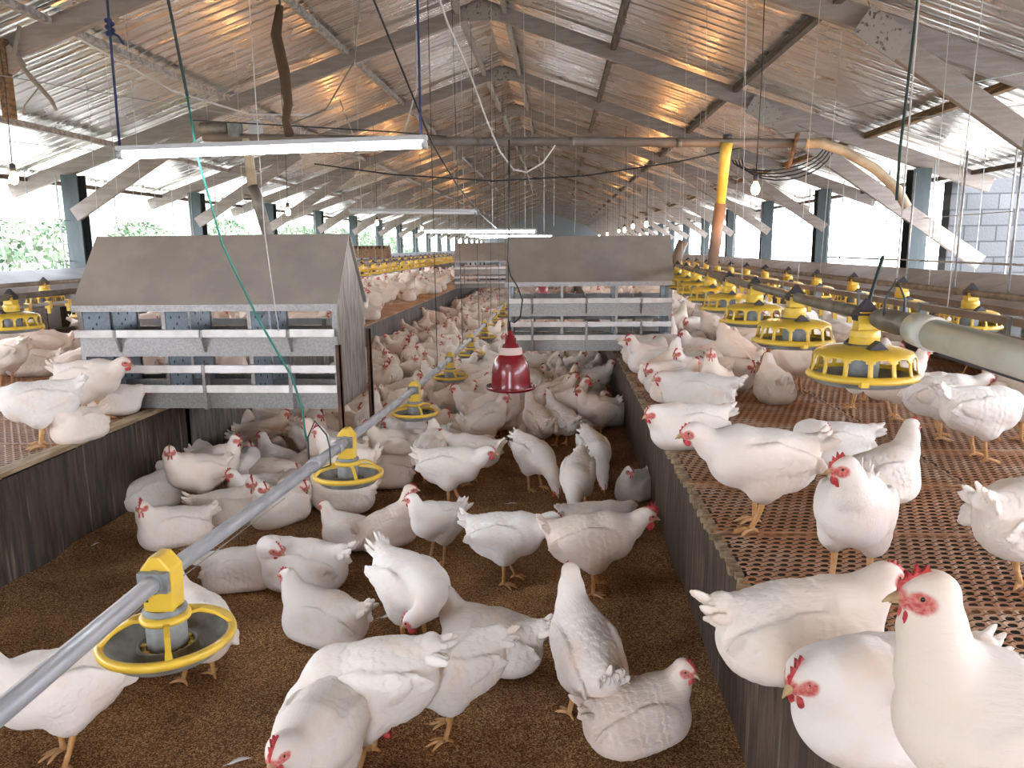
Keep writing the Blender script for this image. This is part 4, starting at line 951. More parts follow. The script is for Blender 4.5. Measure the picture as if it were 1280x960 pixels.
def hen_data(pose, h, detail, seed=0):
    p = POSES[pose]; sit = p.get('sit', 0); bp = R(p['bp']); B = rotY(bp); bh = p['bh']; C0 = np.array([0, 0, bh])
    rs = np.random.RandomState(seed + 17)
    def w(v): return C0 + B @ np.array(v, float)
    hx, hy, hz, hr = p['neck'][-1]
    F = Field((-.36, -.20, -.01 if sit else .03), (.32, .20, .57), h)
    if sit: F = Field((-.36, -.20, -.02), (.32, .20, .42), h)
    hm = max(h * 1.1, .006)
    F.ell(w((0, 0, 0)), (.170, .112, .108), .0, B)
    F.ell(w((.085, 0, -.012)), (.098, .100, .100), .04, B)
    F.ell(w((-.07, 0, .032)), (.125, .090, .075), .04, B)
    F.ell(w((-.130, 0, -.015)), (.088, .083, .088), .045, B)
    if sit:
        F.ell((-.02, 0, .055), (.185, .135, .062), .05); F.ell((-.10, .05, .07), (.10, .08, .07), .04); F.ell((-.10, -.05, .07), (.10, .08, .07), .04); F.ell((.09, 0, .08), (.10, .10, .085), .04)
    else:
        F.ell(w((-.045, 0, -.070)), (.115, .092, .060), .04, B)
        for s in (-1, 1):
            F.ell((-.005, s * .062, bh - .085), (.066, .046, .070), .035)
            F.cone((.005, s * .058, bh - .11), (-.012, s * .052, .132), .036, .016, .02)
    WB = rotY(bp - R(10)); dz = .0
    for s in (-1, 1):     # wings with layered primaries
        F.ell(w((.000, s * .098, .012)), (.105, .026, .068), .016, WB)
        F.ell(w((-.075, s * .094, .012)), (.100, .022, .050), .012, rotY(bp - R(4)))
        if detail:
            for q in range(4):
                F.ell(w((-.135 - .008 * q, s * (.080 - .004 * q), .030 - .017 * q)), (.072, .009, .017), .007, rotZ(s * R(-9)) @ rotY(bp + R(4 - 5 * q)))
    # tail: a fan of stiff feathers
    te = R(p['tail']) + bp; tb = w((-.185, 0, .045)); nf = 11 if detail else 3
    F.cone(w((-.14, 0, .03)), tb + np.array([-.03, 0, .03]), .060, .036, .035)
    for q in range(nf):
        u = (q - (nf - 1) / 2) / ((nf - 1) / 2); ang = R(16) * u
        el = te * .85 + R(16) * (1 - abs(u)) + rs.uniform(-.16, .16); ln = .062 + rs.uniform(-.012, .014) - .012 * abs(u)
        d = np.array([-math.cos(el) * math.cos(ang * 1.6), math.sin(ang * 1.6), math.sin(el)])
        c = tb + d * (ln * .75) + np.array([0, u * .024, 0]); F.ell(c, (ln, max(.0062, hm * .75), max(.016, hm)), .004 if detail else .01, rotZ(-ang * 1.6) @ rotY(-el))
    # neck and head
    pts = [tuple(w((.085, 0, .035))) + (.085,)] + list(p['neck'])
    for a, b in zip(pts[:-1], pts[1:]): F.cone(a[:3], b[:3], a[3], b[3], .035 if a is pts[0] else .02)
    yaw, pit = R(p['hd'][0]), R(p['hd'][1]); HR = rotZ(yaw) @ rotY(pit); hd = np.array([hx, hy, hz])
    def hp(v): return hd + HR @ np.array(v, float)
    F.ell(hp((.010, 0, .004)), (.040, .0285, .030), .015, HR)
    F.ell(hp((.030, 0, -.002)), (.026, .019, .020), .012, HR)
    # plumage relief: overlapping scalloped rows on the body, soft noise elsewhere
    if detail:
        near = np.abs(F.d) < .02
        X = F.X[near]; Y = F.Y[near]; Z = F.Z[near]; q = np.stack([X, Y, Z - bh], 0); q = B.T @ q
        lx, ly, lz = q
        row = .034; col = .036; j = .006 * np.sin(lx * 61 + seed) + .006 * np.sin(ly * 83 + lz * 47)
        u = (-lx + j) / row; v = np.arctan2(ly, lz + .03) * .13 / col + .18 * np.sin(lx * 37 + 2 * ly)
        fv = np.abs((v + .5 * (np.floor(u) % 2)) % 1 - .5); u2 = u - fv * fv * 1.7; fr = u2 - np.floor(u2)
        amp = .0026 * smoothstep((.11 - lx) / .08) * smoothstep((lx + .30) / .1)
        rel = amp * (fr ** 1.5 - .35)
        nz_ = sum(np.sin(X * a + Y * b + Z * c + ph) for a, b, c, ph in rs.uniform(-1, 1, (7, 4)) * np.array([45, 60, 60, 6])) / 7
        hdist = np.sqrt((X - hx) ** 2 + (Y - hy) ** 2 + (Z - hz) ** 2); msk = smoothstep((hdist - .035) / .04)
        fluff = .0026 * nz_
        F.d[near] -= (rel + fluff).astype(np.float32) * msk
    P, Q = F.nets()
    if sit: P[:, 2] = np.maximum(P[:, 2], 0.0)
    # face skin: bare red sides of the head
    LP = (P - hd) @ HR
    e1 = np.sqrt(((LP[:, 0] - .029) / .026) ** 2 + ((np.abs(LP[:, 1]) - .024) / .020) ** 2 + ((LP[:, 2] + .002) / .019) ** 2)
    e2 = np.sqrt(((LP[:, 0] - .045) / .018) ** 2 + (LP[:, 1] / .022) ** 2 + ((LP[:, 2] + .002) / .020) ** 2)
    skin = smoothstep((1.12 - np.minimum(e1, e2)) / .35)
    lowz = smoothstep((.07 - P[:, 2]) / .07) if sit else smoothstep((bh - .10 - P[:, 2]) / .06) * .5
    pat = .5 + .5 * np.sin(P[:, 0] * 45 + seed * 2) * np.sin(P[:, 1] * 38 + seed)
    dirt = np.clip(lowz * (.15 + .35 * pat), 0, .5)
    return P, Q, skin, dirt, hp, HR, hd

def legs_mb(b, mi, small=False, seed=0, stride=0.0):
    rs = random.Random(seed)
    for s in (-1, 1):
        fx = .012 + s * stride; n = 6 if small else 9
        hock = (-.012, s * .052, .130); foot = (fx, s * .056, .014)
        b.tube([(-.010, s * .054, .165), hock, (fx * .4 - .006, s * .054, .07), (fx - .004, s * .056, .028), foot], [.013, .0115, .0095, .0095, .009], n, mi)
        for a, l in ((0, .066), (32, .056), (-32, .056), (180, .028)):
            a = R(a + s * 8); d = (math.cos(a), math.sin(a)); o = (fx, s * .056)
            b.tube([(o[0], o[1], .016), (o[0] + d[0] * l * .45, o[1] + d[1] * l * .45, .016), (o[0] + d[0] * l * .85, o[1] + d[1] * l * .85, .008), (o[0] + d[0] * l * 1.1, o[1] + d[1] * l * 1.1, .002)], [.0085, .0068, .0055, .0018], n - 2, mi)

def comb_mb(b, hp, sz, mi=0):
    # serrated single comb: outline in head space (x forward, z up), tapered thickness
    k = sz; base = [(.042, .006), (.034, .016), (.020, .024), (.004, .028), (-.010, .026)]
    tips = [(.046, .012), (.044, .016 + .010 * k), (.036, .020 + .008 * k), (.032, .024 + .017 * k), (.024, .026 + .008 * k), (.018, .030 + .021 * k), (.010, .030 + .009 * k), (.002, .030 + .018 * k), (-.006, .028 + .007 * k), (-.014, .026 + .010 * k)]
    base = [(x + .009, z - .004) for x, z in base]; tips = [(x + .009, z - .003) for x, z in tips]
    poly = base[::-1] + tips; poly = list(reversed(base)) + tips
    n = len(poly); vs = []
    for s in (-1, 1):
        for i, (x, z) in enumerate(poly):
            th = .0036 if i < len(base) else (.0022 if i % 2 else .003); vs.append(hp((x, s * th, z)))
    cx = sum(x for x, z in poly) / n; cz = sum(z for x, z in poly) / n
    vs.append(hp((cx, -.0042, cz))); vs.append(hp((cx, .0042, cz)))
    fs = []
    for i in range(n):
        j = (i + 1) % n; fs += [(i, j, 2 * n), (n + j, n + i, 2 * n + 1), (j, i, n + i, n + j)]
    b.add(vs, fs, mi, True)
def wattle_mb(b, hp, s, sz, mi=0):
    n = 10; vs = []; fs = []; c = (.036, s * .010, -.024 - .007 * sz)
    for i in range(7):
        a = PI * i / 6 - PI / 2
        for k in range(n):
            t = 2 * PI * k / n; vs.append(hp((c[0] + .012 * (1 + .2 * sz) * math.cos(a) * math.cos(t), c[1] + .0045 * math.cos(a) * math.sin(t) + s * .002 * math.sin(-a), c[2] + (.013 + .005 * sz) * math.sin(a))))
    for i in range(6):
        for k in range(n): k2 = (k + 1) % n; fs.append((i * n + k, i * n + k2, (i + 1) * n + k2, (i + 1) * n + k))
    b.add(vs, fs, mi, True)
def beak_mb(b, hp, mi=0):
    n = 10
    for prof, dz in (([(.043, .0130, .001), (.055, .0110, .0), (.067, .0068, -.003), (.077, .0020, -.009)], 1), ([(.043, .011, -.006), (.055, .0080, -.008), (.066, .0030, -.010)], -1)):
        vs = []; fs = []
        for x, r, z in prof:
            for k in range(n):
                t = 2 * PI * k / n; vs.append(hp((x, r * .8 * math.cos(t), z + r * .75 * math.sin(t) * (1 if dz > 0 else .6))))
        m = len(prof)
        for i in range(m - 1):
            for k in range(n): k2 = (k + 1) % n; fs.append((i * n + k, i * n + k2, (i + 1) * n + k2, (i + 1) * n + k))
        fs.append(tuple((m - 1) * n + k for k in range(n))); b.add(vs, fs, mi, True)
def eye_mb(b, hp, s, m0=0, m1=1):
    for r, off, mi in ((.0062, 0, m1), (.0046, .0027, m0)):
        c = hp((.028, s * (.0235 + off), .006)); b.ellip(c, (r, r, r), 10, 8, mi)

def body_mesh(name, P, Q, skin, dirt, extra=None, mats=None):
    me = bpy.data.meshes.new(name); nv = len(P)
    V = [P]; faces = [list(q) for q in Q.tolist()]; mi = [0] * len(Q)
    if extra is not None and extra.v:
        V.append(np.array([tuple(v) for v in extra.v])); faces += [[nv + i for i in f] for f in extra.f]; mi += extra.m
    V = np.concatenate(V); me.from_pydata(V.tolist(), [], faces)
    for m in mats: me.materials.append(m)
    me.polygons.foreach_set('material_index', mi); me.polygons.foreach_set('use_smooth', [True] * len(faces))
    for nm, arr in (('skin', skin), ('dirt', dirt)):
        a = me.attributes.new(nm, 'FLOAT', 'POINT'); full = np.zeros(len(V), np.float32); full[:nv] = arr; a.data.foreach_set('value', full)
    me.update(); return me

HEN_PARTS = {}
def hero_proto(pose, comb=1.0, h=.0044, seed=0, dirty=0.0):
    key = (pose, comb, h, seed)
    if key in HEN_PARTS: return HEN_PARTS[key]
    P, Q, skin, dirt, hp, HR, hd = hen_data(pose, h, True, seed)
    ex = MB()
    if not POSES[pose].get('sit'): legs_mb(ex, 1, seed=seed, stride=.02 if pose in ('walk', 'stand') else .006)
    me = body_mesh('hen', P, Q, skin, np.clip(dirt + dirty * .4 * (P[:, 2] < .2), 0, .7), ex, [M['plume'], M['shank']])
    parts = []
    b = MB(); comb_mb(b, hp, comb); parts.append(('comb', b.mesh('comb', M['comb'])))
    b = MB(); beak_mb(b, hp); parts.append(('beak', b.mesh('beak', M['beak'])))
    for s in (-1, 1):
        b = MB(); wattle_mb(b, hp, s, comb); parts.append(('wattle', b.mesh('wattle', M['comb'])))
        b = MB(); eye_mb(b, hp, s); parts.append(('eye', b.mesh('eye', [M['eye'], M['iris']])))
    HEN_PARTS[key] = (me, parts); return HEN_PARTS[key]
def plain_mesh(pose, h, seed=0, legs=True, comb=.8):
    key = ('plain', pose, h, seed)
    if key in HEN_PARTS: return HEN_PARTS[key]
    P, Q, skin, dirt, hp, HR, hd = hen_data(pose, h, h < .011, seed)
    ex = MB()
    if legs and not POSES[pose].get('sit'): legs_mb(ex, 1, small=True, seed=seed)
    comb_mb(ex, hp, comb + .5, 2); beak_mb(ex, hp, 3)
    if h < .012:
        for s in (-1, 1): wattle_mb(ex, hp, s, comb, 2)
    HEN_PARTS[key] = body_mesh('hen', P, Q, skin, dirt, ex, [M['plume_warmlit'], M['shank'], M['comb'], M['beak']]); return HEN_PARTS[key]
def put(o, x, y, z, head, sc=1.0, flip=False):
    o.location = (x, y, z); o.rotation_euler = (0, 0, R(head)); o.scale = (sc, -sc if flip else sc, sc)
def hero(pose, x, y, z, head, label, sc=1.0, flip=False, comb=1.0, h=.0052, seed=0, group=None, dirty=0, tilt=None):
    me, parts = hero_proto(pose, comb, h, seed, dirty)
    o = bpy.data.objects.new('hen', me); COL.objects.link(o); put(o, x, y, z, head, sc, flip); tag(o, label, 'hen', group)
    if tilt: o.rotation_euler = (R(tilt[0]), R(tilt[1]), R(head))
    for nm, pm_ in parts:
        c = bpy.data.objects.new(nm, pm_); COL.objects.link(c); c.parent = o
    return o
# ------------------------------------------------------------------ the flock
def cam_basis():
    mw = camo.matrix_world; return np.array(mw.col[0][:3]), np.array(mw.col[1][:3]), -np.array(mw.col[2][:3])
CR_, CU_, CF_ = cam_basis(); CP_ = np.array([0, 0, H])
def ground(px, py, z):
    """the point of the level z seen in the photograph at px, py"""
    d = CF_ + CR_ * (px - 640) / 961 - CU_ * (py - 480) / 961; return CP_ + d * ((z - H) / d[2])
def pix(p):
    d = np.array(p) - CP_; zc = d @ CF_; return (640 + 961 * (d @ CR_) / zc, 480 - 961 * (d @ CU_) / zc) if zc > .1 else (-9999, -9999)
placed = []       # (x, y, z level, heading) for spacing
def circ(x, y, a, sc=1.0): c, s = math.cos(R(a)) * .08 * sc, math.sin(R(a)) * .08 * sc; return ((x + c, y + s), (x - c, y - s))
def add_placed(x, y, z, a): placed.append((z,) + circ(x, y, a))
NEAR = [
 # pit: pose, px, py, heading, scale, flip, comb, label
 ('stand', 84, 952, 236, 1.08, 0, 1.5, 0, 'standing hen under the pit pipe at the lower left corner of the photo'),
 ('stand', 250, 852, 140, 1.0, 0, .8, 0, 'hen standing behind the nearest pan feeder, mostly hidden by it'),
 ('sitlook', 219, 690, 215, 1.02, 0, 1.9, 0, 'plump hen with a tall red comb resting alone near the left wall'),
 ('sitlow', 306, 745, 8, .95, 0, .8, 0, 'hen lying with raised tail behind the hen tucking its head'),
 ('tuck', 378, 748, 172, 1.15, 0, .8, 0, 'large hen tucking its head back, right of the pit pipe'),
 ('sit', 405, 815, 163, 1.0, 0, .9, 0, 'resting hen looking left, right of the nearest pan feeder'),
 ('sit', 437, 690, 170, .85, 0, .8, 0, 'small hen resting below the second pan feeder, looking left'),
 ('situp', 487, 690, 32, .95, 1, 1.0, 0, 'resting hen looking right, left of the hen facing the camera with raised tail'),
 ('look', 548, 702, 232, .92, 1, .9, 0, 'hen facing the camera with its tail raised behind its right side'),
 ('walk', 635, 728, 352, 1.02, 0, .8, 0, 'hen walking right across the open litter in the middle of the pit'),
 ('preen', 518, 808, 318, 1.12, 1, .7, 0, 'hen preening its breast with a ragged tail held up to the left'),
 ('sit', 612, 852, 172, 1.08, 0, 1.7, 0, 'hen with a pink comb resting on the litter, tail pointing right'),
 ('tall', 731, 896, 112, 1.02, 0, .6, 25, 'tall hen seen from behind with a bare peach patch on its back'),
 ('sitlook', 800, 952, 22, .98, 1, 1.2, 0, 'fluffed hen resting at the foot of the right pit wall, face turned right'),
 ('peck', 462, 958, 176, 1.20, 0, .8, 0, 'big hen with lowered head spreading across the near litter'),
 ('peck', 562, 918, 190, 1.0, 0, .8, 0, 'hen half behind the big near hen, only its fanned tail and rump seen'),
 ('walk', 408, 1012, 262, 1.08, 0, 1.8, 0, 'hen at the bottom edge walking towards the camera, seen from above'),
 ('walk', 566, 632, 350, 1.10, 0, .8, 0, 'large hen heading right beyond the hens by the second pan feeder'),
 ('peck', 668, 612, 312, 1.0, 0, .9, 0, 'hen pecking with its tail up, left of the pair in mid pit'),
 ('peck', 722, 640, 262, .98, 0, .8, 0, 'front hen of the pair with raised tails in mid pit'),
 ('peck', 742, 604, 285, .98, 0, .8, 0, 'rear hen of the pair with raised tails in mid pit'),
 ('sitlook', 793, 632, 236, .92, 0, 1.0, 0, 'hen resting against the right pit wall with a pointed tail'),
 ('walk', 742, 740, 6, 1.12, 0, 2.4, 0, 'standing hen with a large dark red comb beside the right pit wall'),
 ('sitlow', 748, 682, 2, 1.0, 0, .8, 0, 'hen crouching just behind the large combed hen'),
 ('drink', 632, 552, 60, 1.0, 0, .8, 0, 'long-legged hen standing under the red bell drinker'),
 ('drink', 673, 562, 118, 1.0, 0, .8, 0, 'hen stretching up to the red bell drinker, left of two backs'),
 ('drink', 702, 558, 128, .95, 0, .8, 0, 'hen stretching up to the red bell drinker, right of two backs'),
 ('sitlow', 757, 535, 330, 1.05, 0, .8, 0, 'hen lying in shade at the right pit wall behind the drinker'),
 ('tuck', 738, 512, 20, 1.0, 0, .8, 0, 'hen dozing behind the one lying in shade at the right wall'),
 ('stand', 740, 490, 60, .95, 0, .8, 0, 'hen standing deep in shade below the right nest box'),
 ('situp', 246, 592, 150, 1.05, 0, .9, 0, 'hen sitting upright against the left pit wall, looking left'),
 ('situp', 197, 640, 32, 1.0, 0, .9, 0, 'hen leaning on the left pit wall with its face turned right'),
 ('sitlow', 238, 618, 205, 1.05, 0, .7, 0, 'hen squeezed behind the one leaning on the left pit wall'),
 ('tuck', 290, 618, 350, 1.2, 0, .8, 0, 'large ragged hen lying in the left group with a frayed tail'),
 ('sitlook', 288, 664, 12, 1.02, 1, 2.0, .8, 'soiled brownish hen with a big round comb in the left group'),
 ('sit', 322, 640, 232, .98, 0, 1.2, 0, 'rear one of two heads together beside the pit pipe'),
 ('sitlook', 350, 664, 250, 1.08, 0, 1.0, 0, 'front one of two heads together beside the pit pipe'),
 ('situp', 352, 600, 172, .95, 0, .9, 0, 'hen holding its neck upright behind the hanger of the green rope'),
 ('tuck', 290, 555, 10, 1.1, 0, .7, 0, 'curled hen sleeping below the bottom of the near nest box'),
 ('sitlow', 322, 575, 355, 1.0, 0, 1.0, 0, 'hen lying right of the curled sleeper below the near nest box'),
 ('sit', 328, 545, 30, 1.0, 0, 1.2, 0, 'upper hen of the row looking right below the near nest box'),
 ('sitlow', 360, 540, 10, 1.05, 0, 1.2, 0, 'broad hen under the right end of the near nest box'),
 ('sit', 428, 645, 180, 1.05, 0, .8, 0, 'hen sitting right below the second pan feeder'),
 ('sitlow', 480, 615, 200, 1.05, 0, .9, 0, 'grey-white hen resting right of the second pan feeder'),
 ('tuck', 515, 575, 200, 1.0, 0, .8, 0, 'hen with raised tail resting in the crowd below the third feeder'),
 ('sit', 566, 555, 165, 1.05, 0, 1.4, 0, 'hen with a dark face resting left of the drinker, tail to the right'),
 ('sitlow', 585, 528, 200, 1.0, 0, 1.0, 0, 'hen resting behind the dark-faced one left of the drinker'),
 ('stand', 600, 505, 20, .95, 0, 1.0, 0, 'hen standing close behind the red bell drinker'),
 ('situp', 462, 585, 10, 1.0, 0, 1.1, 0, 'hen looking right above the pit pipe beyond the second feeder'),
 # right slats
 ('look', 1062, 736, 246, 1.06, 1, 1.3, 0, 'hen standing to face the camera on the right slats'),
 ('walk', 944, 660, 182, 1.12, 0, .7, 0, 'broad hen standing at the right slat edge with head turned away'),
 ('sitlow', 858, 566, 195, 1.12, 0, .8, 0, 'hen lying over the slat edge looking left, above the pit wall'),
 ('sitlow', 870, 520, 160, 1.20, 0, .7, 0, 'big round hen seen from behind on the right slats near the edge'),
 ('situp', 1095, 636, 14, 1.0, 0, 1.0, 0, 'hen behind the camera-facing hen, its head turned to the right'),
 ('tuck', 1036, 588, 178, 1.0, 0, .7, 0, 'sleeping hen with a fanned tail behind on the right slats'),
 ('sitmid', 1000, 866, 4, 1.08, 1, .9, 0, 'hen lying along the edge of the right slats, its tail over the pit'),
 ('sitlow', 1100, 976, 196, 1.14, 0, 1.3, 0, 'plump hen resting at the bottom right with head drawn in'),
 ('tall', 1246, 1122, 178, 1.12, 0, 1.2, 0, 'nearest hen, standing tall at the right edge of the photo'),
 ('walk', 1286, 748, 22, 1.10, 0, .8, 0, 'hen cut by the right edge of the photo, tail to the left'),
 ('preen', 1222, 575, 8, 1.06, 0, .7, 0, 'hen on one visible leg at the right, tail pointing left'),
 ('walk', 1172, 548, 355, 1.0, 0, .7, 0, 'hen right of the nearest caged feeder, facing away to the right'),
 ('stand', 1114, 524, 8, 1.0, 0, .8, 0, 'hen whose orange legs show below the nearest caged feeder'),
 ('walk', 1262, 552, 95, 1.05, 0, .8, 0, 'white hen seen from behind at the right edge, beyond the sleeve'),
 ('sitlow', 1185, 510, 170, 1.0, 0, .8, 0, 'peach hen beyond the nearest caged feeder under the pipe sleeve'),
 ('sitlook', 872, 490, 160, 1.05, 0, 1.0, 0, 'pinkish hen with raised face left of the caged feeders by the edge'),
 ('sitlow', 835, 495, 215, 1.1, 0, 1.3, 0, 'hen with two red-faced neighbours at the edge above the drinker side'),
 ('sit', 813, 468, 188, 1.1, 0, 1.3, 0, 'hen lying across the slat edge in front of the right nest box'),
 ('sit', 876, 455, 165, 1.0, 0, 1.3, 0, 'hen sitting upright behind the pinkish one on the right slats'),
 # left slats
 ('preen', 54, 558, 205, 1.05, 1, .6, 0, 'hen standing with its back turned at the left slat edge'),
 ('sitlook', 100, 556, 262, .90, 1, 1.2, 0, 'hen with a red comb lying at the left slat edge, facing the camera'),
 ('walk', 118, 526, 356, 1.12, 0, .7, 0, 'hen stretching right along the left slat edge'),
 ('sitlow', 145, 522, 20, .9, 0, .7, 0, 'hen lying below the stretching one at the corner of the nest box'),
 ('sit', 40, 472, 200, 1.1, 0, 1.0, 0, 'hen resting below the left edge caged feeder'),
 ('sitlook', 84, 452, 150, 1.05, 0, 1.0, 0, 'brown-faced hen resting beside the left end of the near nest box'),
 ('situp', 100, 470, 30, 1.0, 1, 1.2, 0, 'hen peering over beside the left end of the near nest box'),
 ('sitlow', 5, 470, 350, 1.0, 0, 1.2, 0, 'hen cut by the left edge of the photo on the left slats'),
]
for i, (pose, px, py, hd_, sc, fl_, cb, bare, lab) in enumerate(NEAR):
    z = 0.0 if i < 49 else ZS
    g = ground(px, py, z)
    if POSES[pose].get('sit'):
        u = np.array([g[0], g[1]]); u = u / np.linalg.norm(u); g[0] += u[0] * .11 * sc; g[1] += u[1] * .11 * sc
    hh = .0040 if g[1] < 2.6 else .0046
    sc *= .89
    o = hero(pose, g[0], g[1], z + .001, hd_, lab, sc, bool(fl_), cb if cb in (.7, .8, 1.0, 1.2) else cb, hh, seed=i % 3, dirty=bare if bare == .8 else 0)
    add_placed(g[0], g[1], z, hd_)

# crowd
rs = random.Random(77)
def free(x, y, z, a):
    cs = circ(x, y, a)
    for q in placed:
        if q[0] != z: continue
        for c in cs:
            for d in q[1:]:
                if (c[0] - d[0]) ** 2 + (c[1] - d[1]) ** 2 < .174 ** 2: return False
    return True
NESTS = [(-3.25, -1.3, 4.75, 5.65), (-.62, 1.22, 7.53, 8.4), (-2.7, -.85, 19.4, 20.3), (-.6, 1.3, 24.4, 25.3)]
def in_nest(x, y, z): return z > .1 and any(a - .05 < x < b + .05 and c - .12 < y < d + .12 for a, b, c, d in NESTS)
crowd = []
def region(z, x0, x1, y0, y1, n, key, poses, heads=None, keep=None):
    tries = 0; k = 0
    while k < n and tries < n * 60:
        tries += 1; x = rs.uniform(x0, x1); y = rs.uniform(y0, y1)
        if keep and not keep(x, y): continue
        a = rs.uniform(0, 360) if not heads else rs.gauss(heads[0], heads[1])
        px, py = pix((x, y, z + .15))
        if not (-25 < px < 1305 and -25 < py < 985): continue
        if in_nest(x, y, z) or not free(x, y, z, a): continue
        add_placed(x, y, z, a); crowd.append((x, y, z, a, rs.choice(poses), key)); k += 1
SITS = ['sit', 'sitlook', 'situp', 'sitlow', 'tuck', 'sit', 'sitlow']; MIX = SITS + ['stand', 'walk', 'look', 'stand', 'peck', 'drink']
ST = ['stand', 'walk', 'look', 'peck', 'preen', 'drink', 'talllook']
region(0, -2.45, -1.15, 4.4, 7.6, 90, 'pl', SITS + ['look', 'stand'])
region(0, -1.3, -.55, 5.0, 7.6, 14, 'pm', MIX)
region(0, -.55, .38, 6.3, 8.6, 30, 'pn', MIX)
region(0, -2.45, .36, 7.6, 12.5, 170, 'pf', MIX)
region(0, -2.42, .34, 12.5, 26, 260, 'pd', MIX)
region(ZS, .72, 1.3, 4.9, 7.4, 9, 'rn', SITS)
region(ZS, 1.2, 2.1, 4.7, 8.0, 12, 'ru', ST + ['sit'])
region(ZS, 2.1, 3.35, 4.9, 9.5, 16, 'ro', MIX)
region(ZS, .70, 3.3, 8.5, 26, 150, 'rf', MIX)
region(ZS, -5.2, -3.6, 5.7, 9.5, 16, 'lo', MIX)
region(ZS, -3.6, -2.78, 5.8, 8.5, 14, 'ln', MIX)
region(ZS, -5.2, -2.78, 8.5, 13, 70, 'lf', MIX)
region(ZS, -5.2, -2.78, 13, 26, 150, 'ld', MIX)
GL = {'pl': ('white hen huddled in the pit between the near nest box and the pit pipe', 'hens huddled beside and beyond the near nest box'),
      'pm': ('white hen in the pit beside the pipe, left of the red drinker', 'hens beside the pipe left of the drinker'),
      'pn': ('white hen in the pit in the shade under the right nest box', 'hens under the right nest box'),
      'pf': ('white hen in the crowd beyond the red drinker, in the middle of the pit', 'hens in the crowded middle of the pit'),
      'pd': ('tiny distant white hen in the far part of the pit', 'distant hens in the pit'),
      'rn': ('white hen on the right slats between the pit edge and the inner feeders', 'hens along the right slat edge'),
      'ru': ('white hen on the right slats under the inner caged feeders', 'hens under the right inner feeders'),
      'ro': ('white hen on the right slats behind the outer feeder line', 'hens behind the right outer feeders'),
      'rf': ('distant white hen on the right slats beyond the right nest box', 'distant hens on the right slats'),
      'lo': ('white hen on the left slats left of the near nest box', 'hens left of the near nest box'),
      'ln': ('white hen on the left slats seen through the near nest box', 'hens behind the near nest box'),
      'lf': ('white hen on the left slats just above the grey pit wall', 'hens on the left slats beyond the near nest box'),
      'ld': ('tiny distant white hen on the left slats under the far feeders', 'distant hens on the left slats')}
crowd.sort(key=lambda c: math.hypot(c[0], c[1]))
NIND = 300 - len(NEAR)
for i, (x, y, z, a, pose, key) in enumerate(crowd[:NIND]):
    lab, grp = GL[key]; sc = rs.uniform(.86, .98); fl_ = rs.random() < .5
    me = plain_mesh(pose, .0075 if y < 8 else .010, seed=i % 2)
    o = bpy.data.objects.new('hen', me); COL.objects.link(o); put(o, x, y, z + .001, a, sc, fl_); tag(o, lab, 'hen', grp)
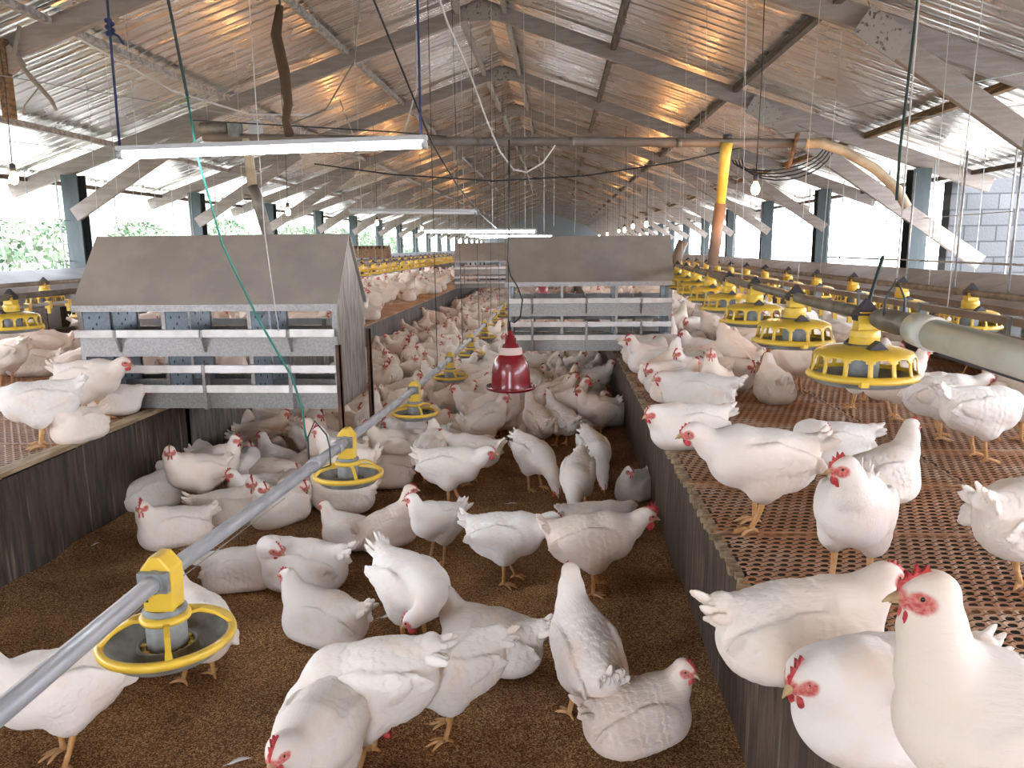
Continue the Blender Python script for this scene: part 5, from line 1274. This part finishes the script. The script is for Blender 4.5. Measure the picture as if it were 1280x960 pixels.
# the rest, too many to count, as stuff
rest = crowd[NIND:]
if rest:
    V = []; Fc = []; MI = []; SK = []; DT = []; nb = 0
    for x, y, z, a, pose, key in rest:
        me = plain_mesh(pose, .019, seed=0)
        ck = ('np', pose)
        if ck not in HEN_PARTS:
            co = np.zeros(len(me.vertices) * 3); me.vertices.foreach_get('co', co); mi = np.zeros(len(me.polygons), int); me.polygons.foreach_get('material_index', mi)
            sk = np.zeros(len(me.vertices)); me.attributes['skin'].data.foreach_get('value', sk)
            HEN_PARTS[ck] = (co.reshape(-1, 3), [tuple(p.vertices) for p in me.polygons], mi, sk)
        co, fc, mi, sk = HEN_PARTS[ck]; s = rs.uniform(.86, .98); c_, s_ = math.cos(R(a)), math.sin(R(a))
        V.append(np.stack([co[:, 0] * c_ - co[:, 1] * s_, co[:, 0] * s_ + co[:, 1] * c_, co[:, 2]], 1) * s + np.array([x, y, z]))
        Fc += [tuple(q + nb for q in f) for f in fc]; MI.append(mi); SK.append(sk); nb += len(co)
    V = np.concatenate(V); me = bpy.data.meshes.new('distant_flock'); me.from_pydata(V.tolist(), [], Fc)
    for k in ('plume_warmlit', 'shank', 'comb', 'beak'): me.materials.append(M[k])
    me.polygons.foreach_set('material_index', np.concatenate(MI)); me.polygons.foreach_set('use_smooth', [True] * len(Fc))
    at = me.attributes.new('skin', 'FLOAT', 'POINT'); at.data.foreach_set('value', np.concatenate(SK).astype(np.float32)); me.update()
    o = bpy.data.objects.new('distant_flock', me); COL.objects.link(o)
    tag(o, 'the far mass of white hens filling both slats and the pit towards the end', 'hens', kind='stuff')
print('hens', len(NEAR), 'crowd', len(crowd))

# ------------------------------------------------------------------ loose feathers on the litter and on the wall
def feather(px, py, rz, lab, s=1.0, z=0.0):
    g = ground(px, py, z); b = MB(); n = 9; vs = []
    for i in range(n):
        t = i / (n - 1); w = .012 * math.sin(PI * min(1, t * 1.08)) ** .6 + .0008; x = (t - .5) * .09; zc = .010 * math.sin(PI * t)
        vs += [(x, -w, zc), (x, 0, zc + .003), (x, w, zc)]
    fs = []
    for i in range(n - 1): o = i * 3; fs += [(o, o + 3, o + 4, o + 1), (o + 1, o + 4, o + 5, o + 2)]
    b.add(vs, fs, 0, True); b.tube([(-.062, 0, .001), (.03, 0, .013)], [.0014, .0006], 5)
    o = b.build('feather', M['white']); md = o.modifiers.new('solid', 'SOLIDIFY'); md.thickness = .0008
    o.location = (g[0], g[1], z + .012); o.rotation_euler = (0, 0, R(rz)); o.scale = (s, s, s); tag(o, lab, 'feather'); return o
feather(490, 774, 20, 'long white feather on the litter left of the preening hen', 1.1)
feather(120, 683, 70, 'small white feather lying on the litter by the left pit wall', .5)
feather(150, 628, 100, 'white feather leaning at the foot of the left pit wall', .7)
feather(610, 582, 40, 'curled white feather on bare litter under the drinking hens', .7)
feather(640, 632, 5, 'white feather on the litter behind the walking hen', .7)
feather(300, 956, 30, 'white feather at the bottom edge of the photo', .8)
f_ = feather(892, 845, 90, 'white feather stuck to the face of the right pit wall', .9); f_.location = (XR - .012, 2.32, .33); f_.rotation_euler = (R(90), R(70), R(90))
